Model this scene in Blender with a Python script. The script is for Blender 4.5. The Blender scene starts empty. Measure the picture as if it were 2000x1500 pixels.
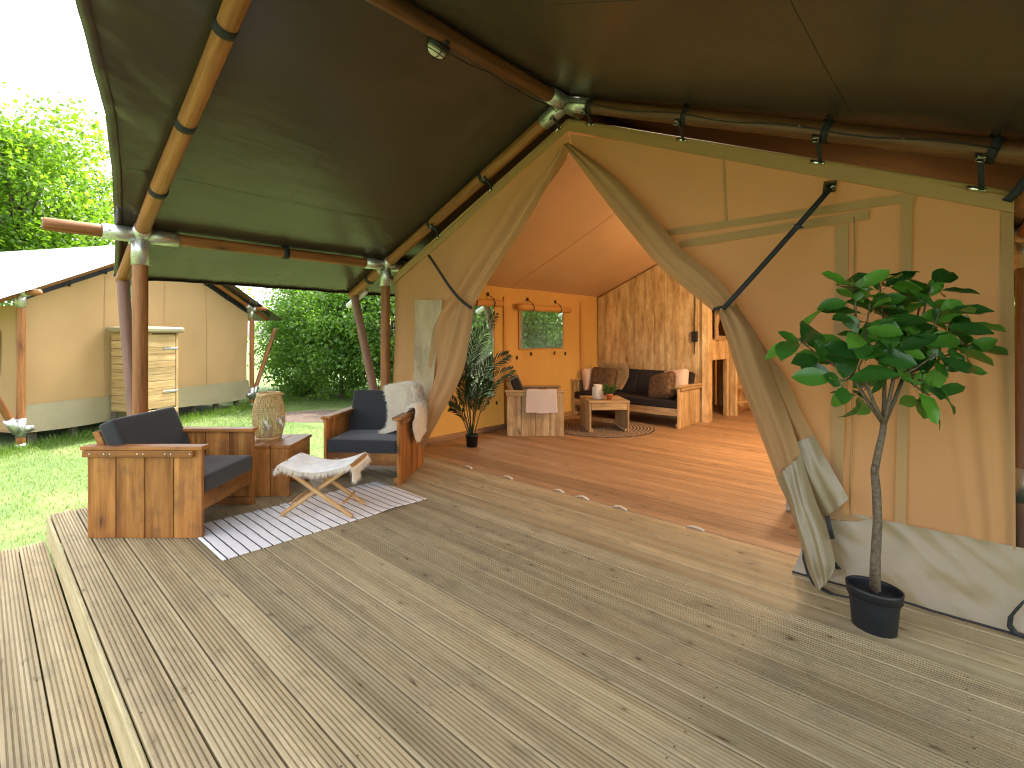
import bpy, math, random
import numpy as np
from mathutils import Vector, Matrix, noise as mnoise

S = bpy.context.scene
C = S.collection
R = math.radians
rnd = random.Random(7)

# ------------------------------------------------------------------ camera, sky, sun, exposure
FPX, CXP, HZ, CAMH = 962.0, 1000.0, 656.0, 1.40       # focal length, centre, horizon in photo pixels; eye height
YAW = math.atan2(0.678, 0.735)
cam = bpy.data.cameras.new('camera')
cam.sensor_width = 36.0
cam.lens = 36.0 * FPX / 2000.0
cam.shift_y = (HZ - 750.0) / 2000.0
cam.clip_start = 0.05
cam.clip_end = 500.0
camo = bpy.data.objects.new('camera', cam)
camo.location = (0, 0, CAMH)
camo.rotation_euler = (R(90), 0, YAW)
C.objects.link(camo)
S.camera = camo

SUN_EL, SUN_AZ = R(56), R(-20)                          # azimuth from +Y towards +X
sdir = Vector((math.sin(SUN_AZ) * math.cos(SUN_EL), math.cos(SUN_AZ) * math.cos(SUN_EL), math.sin(SUN_EL)))
world = bpy.data.worlds.new('World')
S.world = world
world.use_nodes = True
wn = world.node_tree.nodes
sky = wn.new('ShaderNodeTexSky')
sky.sky_type = 'NISHITA'
sky.sun_disc = False
sky.sun_elevation = SUN_EL
sky.sun_rotation = SUN_AZ
sky.dust_density = 4.0
sky.ozone_density = 0.6
bg = wn['Background']
bg.inputs['Strength'].default_value = 0.15
hs = wn.new('ShaderNodeHueSaturation')               # thin white overcast: the same pale sky in every direction
hs.inputs['Saturation'].default_value = 0.35
world.node_tree.links.new(sky.outputs[0], hs.inputs['Color'])
world.node_tree.links.new(hs.outputs[0], bg.inputs['Color'])
sun = bpy.data.lights.new('sun', 'SUN')
sun.energy = 2.0
sun.angle = R(0.5)
sun.color = (1.0, 0.95, 0.86)
suno = bpy.data.objects.new('sun', sun)
suno.rotation_euler = sdir.to_track_quat('Z', 'Y').to_euler()
suno.location = (0, 0, 20)
C.objects.link(suno)

S.view_settings.view_transform = 'Standard'
S.view_settings.look = 'None'
S.view_settings.gamma = 1.0
S.view_settings.use_curve_mapping = False
S.view_settings.exposure = 2.75
S.cycles.use_denoising = True
S.cycles.filter_width = 1.15
S.cycles.max_bounces = 10
S.cycles.diffuse_bounces = 6
S.cycles.transparent_max_bounces = 16
S.cycles.sample_clamp_indirect = 6.0

# ------------------------------------------------------------------ photo pixel -> place helpers
_U = np.array([0.735, -0.678]); _U = _U / np.linalg.norm(_U)
_V = np.array([-_U[1], _U[0]])
def ray(x, y):
    c = np.array([(x - CXP) / FPX, 1.0])
    return np.array([c @ _U, c @ _V, (HZ - y) / FPX])
def gz(x, y, z=0.0):
    d = ray(x, y); t = (z - CAMH) / d[2]
    return Vector((t * d[0], t * d[1], z))
def atY(x, y, Y):
    d = ray(x, y); t = Y / d[1]
    return Vector((t * d[0], Y, CAMH + t * d[2]))
def atX(x, y, X):
    d = ray(x, y); t = X / d[0]
    return Vector((X, t * d[1], CAMH + t * d[2]))

# ------------------------------------------------------------------ materials
def new_mat(name):
    m = bpy.data.materials.new(name); m.use_nodes = True
    nt = m.node_tree
    b = nt.nodes['Principled BSDF']
    return m, nt, b
def N(nt, typ, **kw):
    n = nt.nodes.new(typ)
    for k, v in kw.items(): setattr(n, k, v)
    return n
def L(nt, a, b): nt.links.new(a, b)
def ramp(nt, fac, stops):
    r = N(nt, 'ShaderNodeValToRGB')
    e = r.color_ramp.elements
    while len(e) < len(stops): e.new(0.5)
    for i, (p, c) in enumerate(stops):
        e[i].position = p; e[i].color = (c[0], c[1], c[2], 1)
    L(nt, fac, r.inputs[0])
    return r.outputs[0]
def mapr(nt, val, a, b, c, d):
    n = N(nt, 'ShaderNodeMapRange'); L(nt, val, n.inputs[0])
    for i, v in enumerate((a, b, c, d)): n.inputs[i + 1].default_value = v
    return n.outputs[0]
def mixc(nt, fac, a, b, mode='MIX'):
    n = N(nt, 'ShaderNodeMix', data_type='RGBA', blend_type=mode)
    if isinstance(fac, (int, float)): n.inputs[0].default_value = fac
    else: L(nt, fac, n.inputs[0])
    for s, v in ((6, a), (7, b)):
        if isinstance(v, (tuple, list)): n.inputs[s].default_value = (v[0], v[1], v[2], 1)
        else: L(nt, v, n.inputs[s])
    return n.outputs[2]
def tex_noise(nt, vec, scale, detail=4, rough=0.55):
    n = N(nt, 'ShaderNodeTexNoise'); n.inputs['Scale'].default_value = scale
    n.inputs['Detail'].default_value = detail; n.inputs['Roughness'].default_value = rough
    L(nt, vec, n.inputs['Vector']); return n.outputs[0]
def obj_vec(nt, scale=(1, 1, 1), rand=True):
    tc = N(nt, 'ShaderNodeTexCoord')
    mp = N(nt, 'ShaderNodeMapping'); mp.inputs['Scale'].default_value = scale
    if rand:
        oi = N(nt, 'ShaderNodeObjectInfo')
        vm = N(nt, 'ShaderNodeVectorMath', operation='SCALE'); vm.inputs[0].default_value = (13.1, 7.7, 9.3)
        L(nt, oi.outputs['Random'], vm.inputs['Scale'])
        ad = N(nt, 'ShaderNodeVectorMath', operation='ADD')
        L(nt, tc.outputs['Object'], ad.inputs[0]); L(nt, vm.outputs[0], ad.inputs[1])
        L(nt, ad.outputs[0], mp.inputs['Vector'])
        return mp.outputs[0], ad.outputs[0], oi.outputs['Random']
    L(nt, tc.outputs['Object'], mp.inputs['Vector'])
    return mp.outputs[0], tc.outputs['Object'], None
def bump(nt, bsdf, h, strength, dist=0.01):
    b = N(nt, 'ShaderNodeBump'); b.inputs['Strength'].default_value = strength
    b.inputs['Distance'].default_value = dist
    L(nt, h, b.inputs['Height']); L(nt, b.outputs[0], bsdf.inputs['Normal'])

def wood(name, dark, mid, light, rough=0.6, stretch=0.07, gscale=28, knot=(0.06, 0.03, 0.015), knotscale=5.0,
         knotsize=0.10, vary=0.35, blotch=0.3, blotchcol=(0.2, 0.17, 0.13), spec=0.35, fine_amt=(0.82, 1.1), bmp=0.35):
    m, nt, b = new_mat(name)
    vg, vo, rn = obj_vec(nt, (stretch, 1, 1))
    # warp the grain slightly
    g = tex_noise(nt, vg, gscale, 5, 0.6)
    g2 = tex_noise(nt, vg, gscale * 4.5, 3, 0.6)
    col = ramp(nt, g, [(0.28, dark), (0.5, mid), (0.72, light)])
    fine = mapr(nt, g2, 0.35, 0.65, *fine_amt)
    col = mixc(nt, 1.0, col, fine, 'MULTIPLY')
    # large blotches
    bl = tex_noise(nt, vo, 5.5, 3, 0.6)
    blm = mapr(nt, bl, 0.52, 0.72, 0.0, blotch)
    col = mixc(nt, blm, col, blotchcol)
    # knots
    mp2 = N(nt, 'ShaderNodeMapping'); mp2.inputs['Scale'].default_value = (0.42, 1, 1)
    L(nt, vo, mp2.inputs['Vector'])
    nz = N(nt, 'ShaderNodeTexNoise'); nz.inputs['Scale'].default_value = 14; L(nt, mp2.outputs[0], nz.inputs['Vector'])
    mx = N(nt, 'ShaderNodeVectorMath', operation='SCALE'); mx.inputs['Scale'].default_value = 0.08
    L(nt, nz.outputs[1], mx.inputs[0])
    ad = N(nt, 'ShaderNodeVectorMath', operation='ADD'); L(nt, mp2.outputs[0], ad.inputs[0]); L(nt, mx.outputs[0], ad.inputs[1])
    vo2 = N(nt, 'ShaderNodeTexVoronoi'); vo2.inputs['Scale'].default_value = knotscale; L(nt, ad.outputs[0], vo2.inputs['Vector'])
    kn = mapr(nt, vo2.outputs['Distance'], knotsize, knotsize * 0.35, 0.0, 0.85)
    halo = mapr(nt, vo2.outputs['Distance'], knotsize * 2.6, knotsize, 0.0, 0.4)
    col = mixc(nt, halo, col, tuple(x * 0.75 for x in dark))
    col = mixc(nt, kn, col, knot)
    # per plank tone
    hv = N(nt, 'ShaderNodeHueSaturation')
    L(nt, mapr(nt, rn, 0, 1, 1 - vary * 0.6, 1 + vary * 0.5), hv.inputs['Value'])
    L(nt, col, hv.inputs['Color'])
    L(nt, hv.outputs[0], b.inputs['Base Color'])
    b.inputs['Roughness'].default_value = rough
    b.inputs['Specular IOR Level'].default_value = spec
    hh = N(nt, 'ShaderNodeMath', operation='ADD'); L(nt, g, hh.inputs[0]); L(nt, g2, hh.inputs[1])
    bump(nt, b, hh.outputs[0], bmp, 0.003)
    return m

def plain(name, col, rough=0.6, metal=0.0, nscale=40, nvar=0.12, bumps=0.1, spec=0.4, sheen=0.0):
    m, nt, b = new_mat(name)
    vg, vo, rn = obj_vec(nt)
    n = tex_noise(nt, vo, nscale, 4)
    c = mixc(nt, 1.0, col, mapr(nt, n, 0.3, 0.7, 1 - nvar, 1 + nvar), 'MULTIPLY')
    L(nt, c, b.inputs['Base Color'])
    b.inputs['Roughness'].default_value = rough
    b.inputs['Metallic'].default_value = metal
    b.inputs['Specular IOR Level'].default_value = spec
    if sheen: b.inputs['Sheen Weight'].default_value = sheen
    if bumps: bump(nt, b, n, bumps, 0.003)
    return m

def cloth(name, col, trans, tfac, rough=0.85, weave=900, wrinkle=0.25, spec=0.15, wscale=3.0, wdist=0.02, wst=(1, 1, 1)):
    m, nt, b = new_mat(name)
    vg, vo, rn = obj_vec(nt, wst, rand=False)
    n = tex_noise(nt, vg, wscale, 5, 0.5)
    n2 = tex_noise(nt, vo, weave, 1)
    n3 = tex_noise(nt, vo, 1.3, 3)
    c = mixc(nt, 1.0, col, mapr(nt, n3, 0.3, 0.7, 0.93, 1.07), 'MULTIPLY')
    L(nt, c, b.inputs['Base Color'])
    b.inputs['Roughness'].default_value = rough
    b.inputs['Specular IOR Level'].default_value = spec
    hh = N(nt, 'ShaderNodeMath', operation='MULTIPLY_ADD'); L(nt, n2, hh.inputs[0]); hh.inputs[1].default_value = 0.02; L(nt, n, hh.inputs[2])
    bump(nt, b, hh.outputs[0], wrinkle, wdist)
    if tfac > 0:
        t = N(nt, 'ShaderNodeBsdfTranslucent'); t.inputs['Color'].default_value = (*trans, 1)
        mx = N(nt, 'ShaderNodeMixShader'); mx.inputs[0].default_value = tfac
        L(nt, b.outputs[0], mx.inputs[1]); L(nt, t.outputs[0], mx.inputs[2])
        out = nt.nodes['Material Output']; L(nt, mx.outputs[0], out.inputs['Surface'])
    return m

def leafmat(name, cols, trans, tfac=0.4, rough=0.45, spec=0.4, veins=False):
    m, nt, b = new_mat(name)
    vg, vo, rn = obj_vec(nt)
    n = tex_noise(nt, vo, 2.2 if not veins else 9.0, 3)
    at = N(nt, 'ShaderNodeAttribute', attribute_name='tone')
    if veins:
        f = N(nt, 'ShaderNodeMath', operation='MULTIPLY_ADD'); L(nt, n, f.inputs[0]); f.inputs[1].default_value = 0.35
        L(nt, mapr(nt, rn, 0, 1, 0.0, 0.7), f.inputs[2]); fac = f.outputs[0]
    else:
        f = N(nt, 'ShaderNodeMath', operation='MULTIPLY_ADD'); L(nt, n, f.inputs[0]); f.inputs[1].default_value = 0.5
        ff = N(nt, 'ShaderNodeMath', operation='MULTIPLY'); L(nt, at.outputs['Fac'], ff.inputs[0]); ff.inputs[1].default_value = 0.55
        L(nt, ff.outputs[0], f.inputs[2]); fac = f.outputs[0]
    c = ramp(nt, fac, [(0.15, cols[0]), (0.5, cols[1]), (0.85, cols[2])])
    L(nt, c, b.inputs['Base Color'])
    b.inputs['Roughness'].default_value = rough; b.inputs['Specular IOR Level'].default_value = spec
    t = N(nt, 'ShaderNodeBsdfTranslucent')
    L(nt, mixc(nt, 1.0, c, trans, 'MULTIPLY'), t.inputs['Color'])
    mx = N(nt, 'ShaderNodeMixShader'); mx.inputs[0].default_value = tfac
    L(nt, b.outputs[0], mx.inputs[1]); L(nt, t.outputs[0], mx.inputs[2])
    L(nt, mx.outputs[0], nt.nodes['Material Output'].inputs['Surface'])
    return m

M = {}
M['deck'] = wood('deck_wood', (0.285, 0.208, 0.106), (0.392, 0.302, 0.164), (0.49, 0.392, 0.228), rough=0.68, gscale=13, stretch=0.045,
                 knot=(0.10, 0.048, 0.024), knotscale=10.5, knotsize=0.10, vary=0.36, blotch=0.55, blotchcol=(0.25, 0.198, 0.122), fine_amt=(0.92, 1.06), bmp=0.12)
M['fascia'] = wood('fascia_wood', (0.40, 0.31, 0.15), (0.52, 0.42, 0.22), (0.6, 0.5, 0.29), rough=0.7, vary=0.1, blotch=0.15)
M['floor'] = wood('floor_wood', (0.29, 0.168, 0.085), (0.385, 0.235, 0.12), (0.46, 0.295, 0.16), rough=0.55, gscale=20,
                  knot=(0.13, 0.05, 0.025), knotscale=5.0, knotsize=0.075, vary=0.28, blotch=0.3, blotchcol=(0.3, 0.15, 0.08))
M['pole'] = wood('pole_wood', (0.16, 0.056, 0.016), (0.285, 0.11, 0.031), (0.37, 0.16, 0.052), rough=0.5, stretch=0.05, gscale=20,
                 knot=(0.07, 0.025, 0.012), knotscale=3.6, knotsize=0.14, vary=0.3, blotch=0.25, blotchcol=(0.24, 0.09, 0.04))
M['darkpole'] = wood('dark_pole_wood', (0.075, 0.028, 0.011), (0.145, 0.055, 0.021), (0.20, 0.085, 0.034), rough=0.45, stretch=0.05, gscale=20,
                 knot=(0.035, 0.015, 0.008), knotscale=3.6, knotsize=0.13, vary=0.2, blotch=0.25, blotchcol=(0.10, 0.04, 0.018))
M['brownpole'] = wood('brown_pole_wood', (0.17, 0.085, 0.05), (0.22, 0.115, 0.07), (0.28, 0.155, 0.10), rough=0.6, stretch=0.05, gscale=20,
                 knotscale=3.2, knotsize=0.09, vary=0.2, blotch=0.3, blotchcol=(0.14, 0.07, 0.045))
M['brown'] = wood('stained_wood', (0.15, 0.052, 0.014), (0.34, 0.132, 0.030), (0.46, 0.215, 0.058), rough=0.42, gscale=13,
                  knot=(0.05, 0.022, 0.014), knotscale=4.6, knotsize=0.12, vary=0.55, blotch=0.55, blotchcol=(0.11, 0.048, 0.026))
M['scaffold'] = wood('scaffold_wood', (0.30, 0.19, 0.085), (0.50, 0.345, 0.17), (0.66, 0.49, 0.28), rough=0.6, gscale=15, stretch=0.09,
                     knot=(0.16, 0.08, 0.035), knotscale=4.2, knotsize=0.10, vary=0.3, blotch=0.5, blotchcol=(0.27, 0.16, 0.07))
M['partition'] = wood('partition_wood', (0.36, 0.215, 0.085), (0.64, 0.45, 0.22), (0.86, 0.69, 0.41), rough=0.5, gscale=11, stretch=0.2,
                      knot=(0.20, 0.10, 0.04), knotscale=4.0, knotsize=0.08, vary=0.25, blotch=0.45, blotchcol=(0.40, 0.25, 0.10), fine_amt=(0.9, 1.06))
M['greyboard'] = wood('grey_wood', (0.32, 0.29, 0.25), (0.45, 0.42, 0.37), (0.55, 0.52, 0.47), rough=0.7, vary=0.2)
M['boxwood'] = wood('cabinet_wood', (0.30, 0.185, 0.07), (0.42, 0.275, 0.115), (0.52, 0.37, 0.175), rough=0.65, gscale=14,
                    knotscale=3.6, knotsize=0.09, vary=0.3, blotch=0.25, blotchcol=(0.36, 0.23, 0.1))
M['teak'] = wood('teak_wood', (0.36, 0.19, 0.07), (0.50, 0.29, 0.115), (0.60, 0.38, 0.17), rough=0.5, gscale=22, knotsize=0.07, vary=0.15, blotch=0.2)
M['canvas'] = cloth('tan_canvas', (0.365, 0.215, 0.098), (0.72, 0.40, 0.14), 0.17, wrinkle=0.25)
M['canvas_in'] = cloth('inner_canvas', (0.60, 0.315, 0.095), (0.85, 0.38, 0.08), 0.20, wrinkle=0.3, wscale=2.0)
M['canvas_roof'] = cloth('inner_roof_canvas', (0.56, 0.355, 0.18), (0.8, 0.48, 0.2), 0.13, wrinkle=0.3, wscale=2.0)
M['canvas_n'] = cloth('neighbour_canvas', (0.43, 0.272, 0.128), (0.8, 0.5, 0.2), 0.2, wrinkle=0.15, wscale=2.0)
M['band'] = cloth('seam_canvas', (0.40, 0.245, 0.105), (0.75, 0.42, 0.14), 0.17, wrinkle=0.15, wscale=9)
M['hem'] = cloth('pvc_hem', (0.25, 0.195, 0.108), (0.6, 0.42, 0.2), 0.06, rough=0.28, spec=0.5, wrinkle=0.25, wscale=2.6, wdist=0.05, weave=300)
M['hem_n'] = cloth('pvc_hem_neighbour', (0.275, 0.235, 0.135), (0.7, 0.6, 0.35), 0.06, rough=0.4, spec=0.4, wrinkle=0.4, wscale=4.0, wdist=0.04, weave=300)
M['canopy'] = cloth('olive_canopy', (0.062, 0.047, 0.035), (0.2, 0.15, 0.06), 0.0, rough=0.26, spec=0.6, wrinkle=0.36, wscale=5.0, wdist=0.02, weave=500, wst=(1, 0.35, 1))
M['canopy_in'] = cloth('canopy_back', (0.16, 0.085, 0.04), (0.2, 0.15, 0.06), 0.0, rough=0.45, spec=0.4, wrinkle=0.2)
M['whiteroof'] = cloth('pale_roof', (0.76, 0.74, 0.69), (0.7, 0.7, 0.6), 0.05, rough=0.5, spec=0.3, wrinkle=0.12)
M['black'] = plain('black_webbing', (0.018, 0.018, 0.020), rough=0.7, nscale=300, bumps=0.3)
M['steel'] = plain('galvanised_steel', (0.56, 0.56, 0.53), rough=0.38, metal=0.85, nscale=60, nvar=0.22, bumps=0.08)
M['chrome'] = plain('bright_steel', (0.72, 0.70, 0.62), rough=0.22, metal=1.0, nscale=60, nvar=0.08, bumps=0.0)
M['cushion'] = plain('charcoal_fabric', (0.026, 0.026, 0.028), rough=0.85, nscale=500, nvar=0.25, bumps=0.35, spec=0.25, sheen=0.25)
M['cushion_in'] = plain('black_brown_fabric', (0.028, 0.024, 0.024), rough=0.85, nscale=500, nvar=0.25, bumps=0.35, spec=0.2)
M['pot'] = plain('black_plastic', (0.011, 0.012, 0.014), rough=0.45, nscale=80, nvar=0.2, bumps=0.1)
M['soil'] = plain('potting_fabric', (0.016, 0.016, 0.018), rough=0.9, nscale=120, nvar=0.5, bumps=0.8)
M['rattan'] = plain('rattan', (0.56, 0.38, 0.17), rough=0.5, nscale=30, nvar=0.25, bumps=0.1)
M['wool'] = cloth('white_wool', (0.92, 0.88, 0.80), (0.95, 0.90, 0.82), 0.5, rough=0.95, weave=50, wrinkle=0.0, spec=0.05)
M['woolbase'] = plain('white_hide', (0.90, 0.86, 0.77), rough=0.95, nscale=40, nvar=0.1, bumps=0.4, spec=0.1)
M['hide'] = plain('goat_hide', (0.88, 0.86, 0.80), rough=0.8, nscale=14, nvar=0.10, bumps=0.4, spec=0.2)
M['brownfur'] = plain('brown_fur', (0.22, 0.135, 0.075), rough=0.9, nscale=22, nvar=0.5, bumps=0.0, spec=0.1)
M['creamfur'] = plain('cream_fur', (0.60, 0.45, 0.26), rough=0.95, nscale=12, nvar=0.2, bumps=0.0, spec=0.1)
M['pink'] = plain('blush_fabric', (0.66, 0.50, 0.42), rough=0.9, nscale=90, nvar=0.08, bumps=0.4, spec=0.1)
M['blanket'] = plain('pale_knit', (0.68, 0.58, 0.53), rough=0.95, nscale=160, nvar=0.1, bumps=0.6, spec=0.1)
M['ceramic'] = plain('cream_ceramic', (0.74, 0.70, 0.60), rough=0.4, nscale=20, nvar=0.05, bumps=0.05)
M['terracotta'] = plain('terracotta', (0.46, 0.14, 0.07), rough=0.8, nscale=50, nvar=0.12, bumps=0.2)
M['tab'] = plain('white_webbing', (0.60, 0.53, 0.42), rough=0.7, nscale=200, nvar=0.1, bumps=0.3)
M['plastic_dark'] = plain('dark_plastic', (0.015, 0.015, 0.016), rough=0.5, nscale=60, nvar=0.1, bumps=0.05)
M['pvc'] = plain('grey_pvc', (0.66, 0.67, 0.66), rough=0.4, nscale=10, nvar=0.05, bumps=0.0)
M['bark'] = plain('bark', (0.085, 0.06, 0.04), rough=0.9, nscale=25, nvar=0.45, bumps=0.9)
M['greenbark'] = plain('plant_stem', (0.115, 0.082, 0.052), rough=0.75, nscale=70, nvar=0.45, bumps=0.7)
M['mulch'] = plain('bark_mulch', (0.085, 0.058, 0.042), rough=0.95, nscale=45, nvar=0.7, bumps=1.0)
M['joist'] = plain('joist', (0.10, 0.085, 0.06), rough=0.9, nscale=20, nvar=0.3)
M['leaf_hedge'] = leafmat('hedge_leaf', [(0.055, 0.125, 0.026), (0.125, 0.235, 0.048), (0.22, 0.33, 0.07)], (1.8, 1.9, 0.7), 0.48, rough=0.38, spec=0.5)
M['leaf_tree'] = leafmat('tree_leaf', [(0.056, 0.13, 0.015), (0.105, 0.20, 0.024), (0.165, 0.26, 0.04)], (1.9, 1.9, 0.6), 0.5)
M['leaf_fig'] = leafmat('glossy_leaf', [(0.016, 0.058, 0.012), (0.042, 0.135, 0.017), (0.10, 0.25, 0.026)], (1.2, 1.6, 0.5), 0.15, rough=0.28, spec=0.5, veins=True)
M['leaf_palm'] = leafmat('palm_leaf', [(0.014, 0.038, 0.012), (0.030, 0.07, 0.018), (0.09, 0.12, 0.026)], (1.4, 1.5, 0.5), 0.2, rough=0.35)
M['grass'] = leafmat('grass_blade', [(0.060, 0.125, 0.018), (0.088, 0.165, 0.024), (0.125, 0.19, 0.036)], (1.8, 1.8, 0.6), 0.4, rough=0.5)

def mat_lawn():
    m, nt, b = new_mat('lawn_ground')
    vg, vo, rn = obj_vec(nt, rand=False)
    n1 = tex_noise(nt, vo, 1.2, 5, 0.65); n2 = tex_noise(nt, vo, 60, 4, 0.7)
    c = ramp(nt, n1, [(0.3, (0.065, 0.115, 0.022)), (0.52, (0.105, 0.155, 0.034)), (0.75, (0.17, 0.185, 0.06))])
    c = mixc(nt, 1.0, c, mapr(nt, n2, 0.3, 0.7, 0.75, 1.25), 'MULTIPLY')
    L(nt, c, b.inputs['Base Color']); b.inputs['Roughness'].default_value = 0.9
    bump(nt, b, n2, 0.8, 0.03)
    return m
M['lawn'] = mat_lawn()

def mat_rug():
    m, nt, b = new_mat('striped_rug')
    vg, vo, rn = obj_vec(nt, rand=False)
    sp = N(nt, 'ShaderNodeSeparateXYZ'); L(nt, vo, sp.inputs[0])
    nz = tex_noise(nt, vo, 6, 2)
    yy = N(nt, 'ShaderNodeMath', operation='MULTIPLY_ADD'); L(nt, nz, yy.inputs[0]); yy.inputs[1].default_value = 0.012; L(nt, sp.outputs[1], yy.inputs[2])
    md = N(nt, 'ShaderNodeMath', operation='PINGPONG'); L(nt, yy.outputs[0], md.inputs[0]); md.inputs[1].default_value = 0.0345
    ln = mapr(nt, md.outputs[0], 0.0052, 0.0036, 0, 1)
    n2 = tex_noise(nt, vo, 260, 2)
    base = mixc(nt, 1.0, (0.80, 0.78, 0.76), mapr(nt, n2, 0.3, 0.7, 0.88, 1.08), 'MULTIPLY')
    L(nt, mixc(nt, ln, base, (0.02, 0.022, 0.03)), b.inputs['Base Color'])
    b.inputs['Roughness'].default_value = 0.95; b.inputs['Specular IOR Level'].default_value = 0.1
    bump(nt, b, n2, 0.5, 0.004)
    return m
M['rug'] = mat_rug()

def mat_jute():
    m, nt, b = new_mat('braided_jute')
    vg, vo, rn = obj_vec(nt, rand=False)
    ln = N(nt, 'ShaderNodeVectorMath', operation='LENGTH'); L(nt, vo, ln.inputs[0])
    mm = N(nt, 'ShaderNodeMath', operation='MULTIPLY'); L(nt, ln.outputs['Value'], mm.inputs[0]); mm.inputs[1].default_value = 2 * math.pi / 0.05
    sn = N(nt, 'ShaderNodeMath', operation='SINE'); L(nt, mm.outputs[0], sn.inputs[0])
    n2 = tex_noise(nt, vo, 55, 3, 0.7)
    sm = N(nt, 'ShaderNodeMath', operation='MULTIPLY_ADD'); L(nt, sn.outputs[0], sm.inputs[0]); sm.inputs[1].default_value = 0.16; L(nt, n2, sm.inputs[2])
    c = ramp(nt, sm.outputs[0], [(0.30, (0.035, 0.025, 0.02)), (0.5, (0.15, 0.10, 0.068)), (0.68, (0.50, 0.38, 0.26))])
    L(nt, c, b.inputs['Base Color']); b.inputs['Roughness'].default_value = 0.95
    bump(nt, b, sm.outputs[0], 0.8, 0.01)
    return m
M['jute'] = mat_jute()

def mat_glass(name, tint=(1, 1, 1), rough=0.02, refl=0.12, nscale=0, nst=0.0, milk=0.0):
    m, nt, b = new_mat(name)
    nt.nodes.remove(b)
    tr = N(nt, 'ShaderNodeBsdfTransparent'); tr.inputs['Color'].default_value = (*tint, 1)
    gl = N(nt, 'ShaderNodeBsdfGlossy'); gl.inputs['Roughness'].default_value = rough
    lw = N(nt, 'ShaderNodeLayerWeight'); lw.inputs['Blend'].default_value = 0.5
    fr = N(nt, 'ShaderNodeMath', operation='POWER'); L(nt, lw.outputs['Facing'], fr.inputs[0]); fr.inputs[1].default_value = 4.0
    ad = N(nt, 'ShaderNodeMath', operation='MULTIPLY_ADD'); L(nt, fr.outputs[0], ad.inputs[0]); ad.inputs[2].default_value = refl; ad.inputs[1].default_value = 0.6; ad.use_clamp = True
    ad2 = ad
    if nscale:
        vg, vo, rn = obj_vec(nt, rand=False)
        bp = N(nt, 'ShaderNodeBump'); bp.inputs['Strength'].default_value = nst; bp.inputs['Distance'].default_value = 0.03
        L(nt, tex_noise(nt, vo, nscale, 3), bp.inputs['Height']); L(nt, bp.outputs[0], gl.inputs['Normal'])
    mx = N(nt, 'ShaderNodeMixShader'); L(nt, ad.outputs[0], mx.inputs[0]); L(nt, tr.outputs[0], mx.inputs[1]); L(nt, gl.outputs[0], mx.inputs[2])
    if milk:
        tl = N(nt, 'ShaderNodeBsdfTranslucent'); tl.inputs['Color'].default_value = (.9, .9, .85, 1)
        m2 = N(nt, 'ShaderNodeMixShader'); m2.inputs[0].default_value = milk; L(nt, mx.outputs[0], m2.inputs[1]); L(nt, tl.outputs[0], m2.inputs[2]); mx = m2
    L(nt, mx.outputs[0], nt.nodes['Material Output'].inputs['Surface'])
    return m
M['pane'] = mat_glass('clear_vinyl', (0.95, 0.95, 0.92), 0.05, 0.02, 5.0, 0.3, 0.16)
M['glass'] = mat_glass('drinking_glass', (0.97, 0.98, 0.98), 0.02, 0.06)

def mat_emit(name, col, s):
    m, nt, b = new_mat(name)
    b.inputs['Base Color'].default_value = (0.9, 0.85, 0.75, 1)
    b.inputs['Emission Color'].default_value = (*col, 1); b.inputs['Emission Strength'].default_value = s
    return m
M['bulb'] = mat_emit('lit_bulb', (1.0, 0.66, 0.34), 30.0)
def mat_vinyl():
    m, nt, b = new_mat('crinkled_vinyl')
    vg, vo, rn = obj_vec(nt, (1, 1, 0.35), rand=False)
    n = tex_noise(nt, vg, 26, 5, 0.7); n3 = tex_noise(nt, vo, 3, 2)
    L(nt, ramp(nt, n3, [(0.3, (0.20, 0.13, 0.06)), (0.7, (0.36, 0.25, 0.13))]), b.inputs['Base Color'])
    b.inputs['Roughness'].default_value = 0.6; b.inputs['Coat Weight'].default_value = 1.0; b.inputs['Coat IOR'].default_value = 2.2; b.inputs['Coat Roughness'].default_value = 0.04
    bp = N(nt, 'ShaderNodeBump'); bp.inputs['Distance'].default_value = 0.12; L(nt, n, bp.inputs['Height']); L(nt, bp.outputs[0], b.inputs['Coat Normal'])
    return m
M['vinyl'] = mat_vinyl()

# ------------------------------------------------------------------ mesh helpers
WM = {}
def mesh(name, verts, faces, smooth=False):
    me = bpy.data.meshes.new(name)
    me.from_pydata([tuple(v) for v in verts], [], faces)
    if smooth: me.polygons.foreach_set('use_smooth', [True] * len(me.polygons))
    me.update()
    return me
def obj(name, me, mat, parent=None, Mw=None):
    o = bpy.data.objects.new(name, me)
    C.objects.link(o)
    if mat is not None and me is not None and len(me.materials) == 0: me.materials.append(M[mat] if isinstance(mat, str) else mat)
    Mw = Mw or Matrix.Identity(4)
    WM[o.name] = Mw
    if parent is not None:
        o.parent = parent
        o.matrix_basis = WM[parent.name].inverted() @ Mw
    else:
        o.matrix_basis = Mw
    return o
def tag(o, label, cat=None, group=None, kind=None):
    o['label'] = label
    if cat: o['category'] = cat
    if group: o['group'] = group
    if kind: o['kind'] = kind
    return o
def thing(name, label, cat, loc=(0, 0, 0), rz=0.0, group=None, kind=None):
    o = obj(name, None, None, None, Matrix.Translation(Vector(loc)) @ Matrix.Rotation(rz, 4, 'Z'))
    return tag(o, label, cat, group, kind)
_cache = {}
def cached(key, fn):
    if key not in _cache: _cache[key] = fn()
    return _cache[key]
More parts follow.
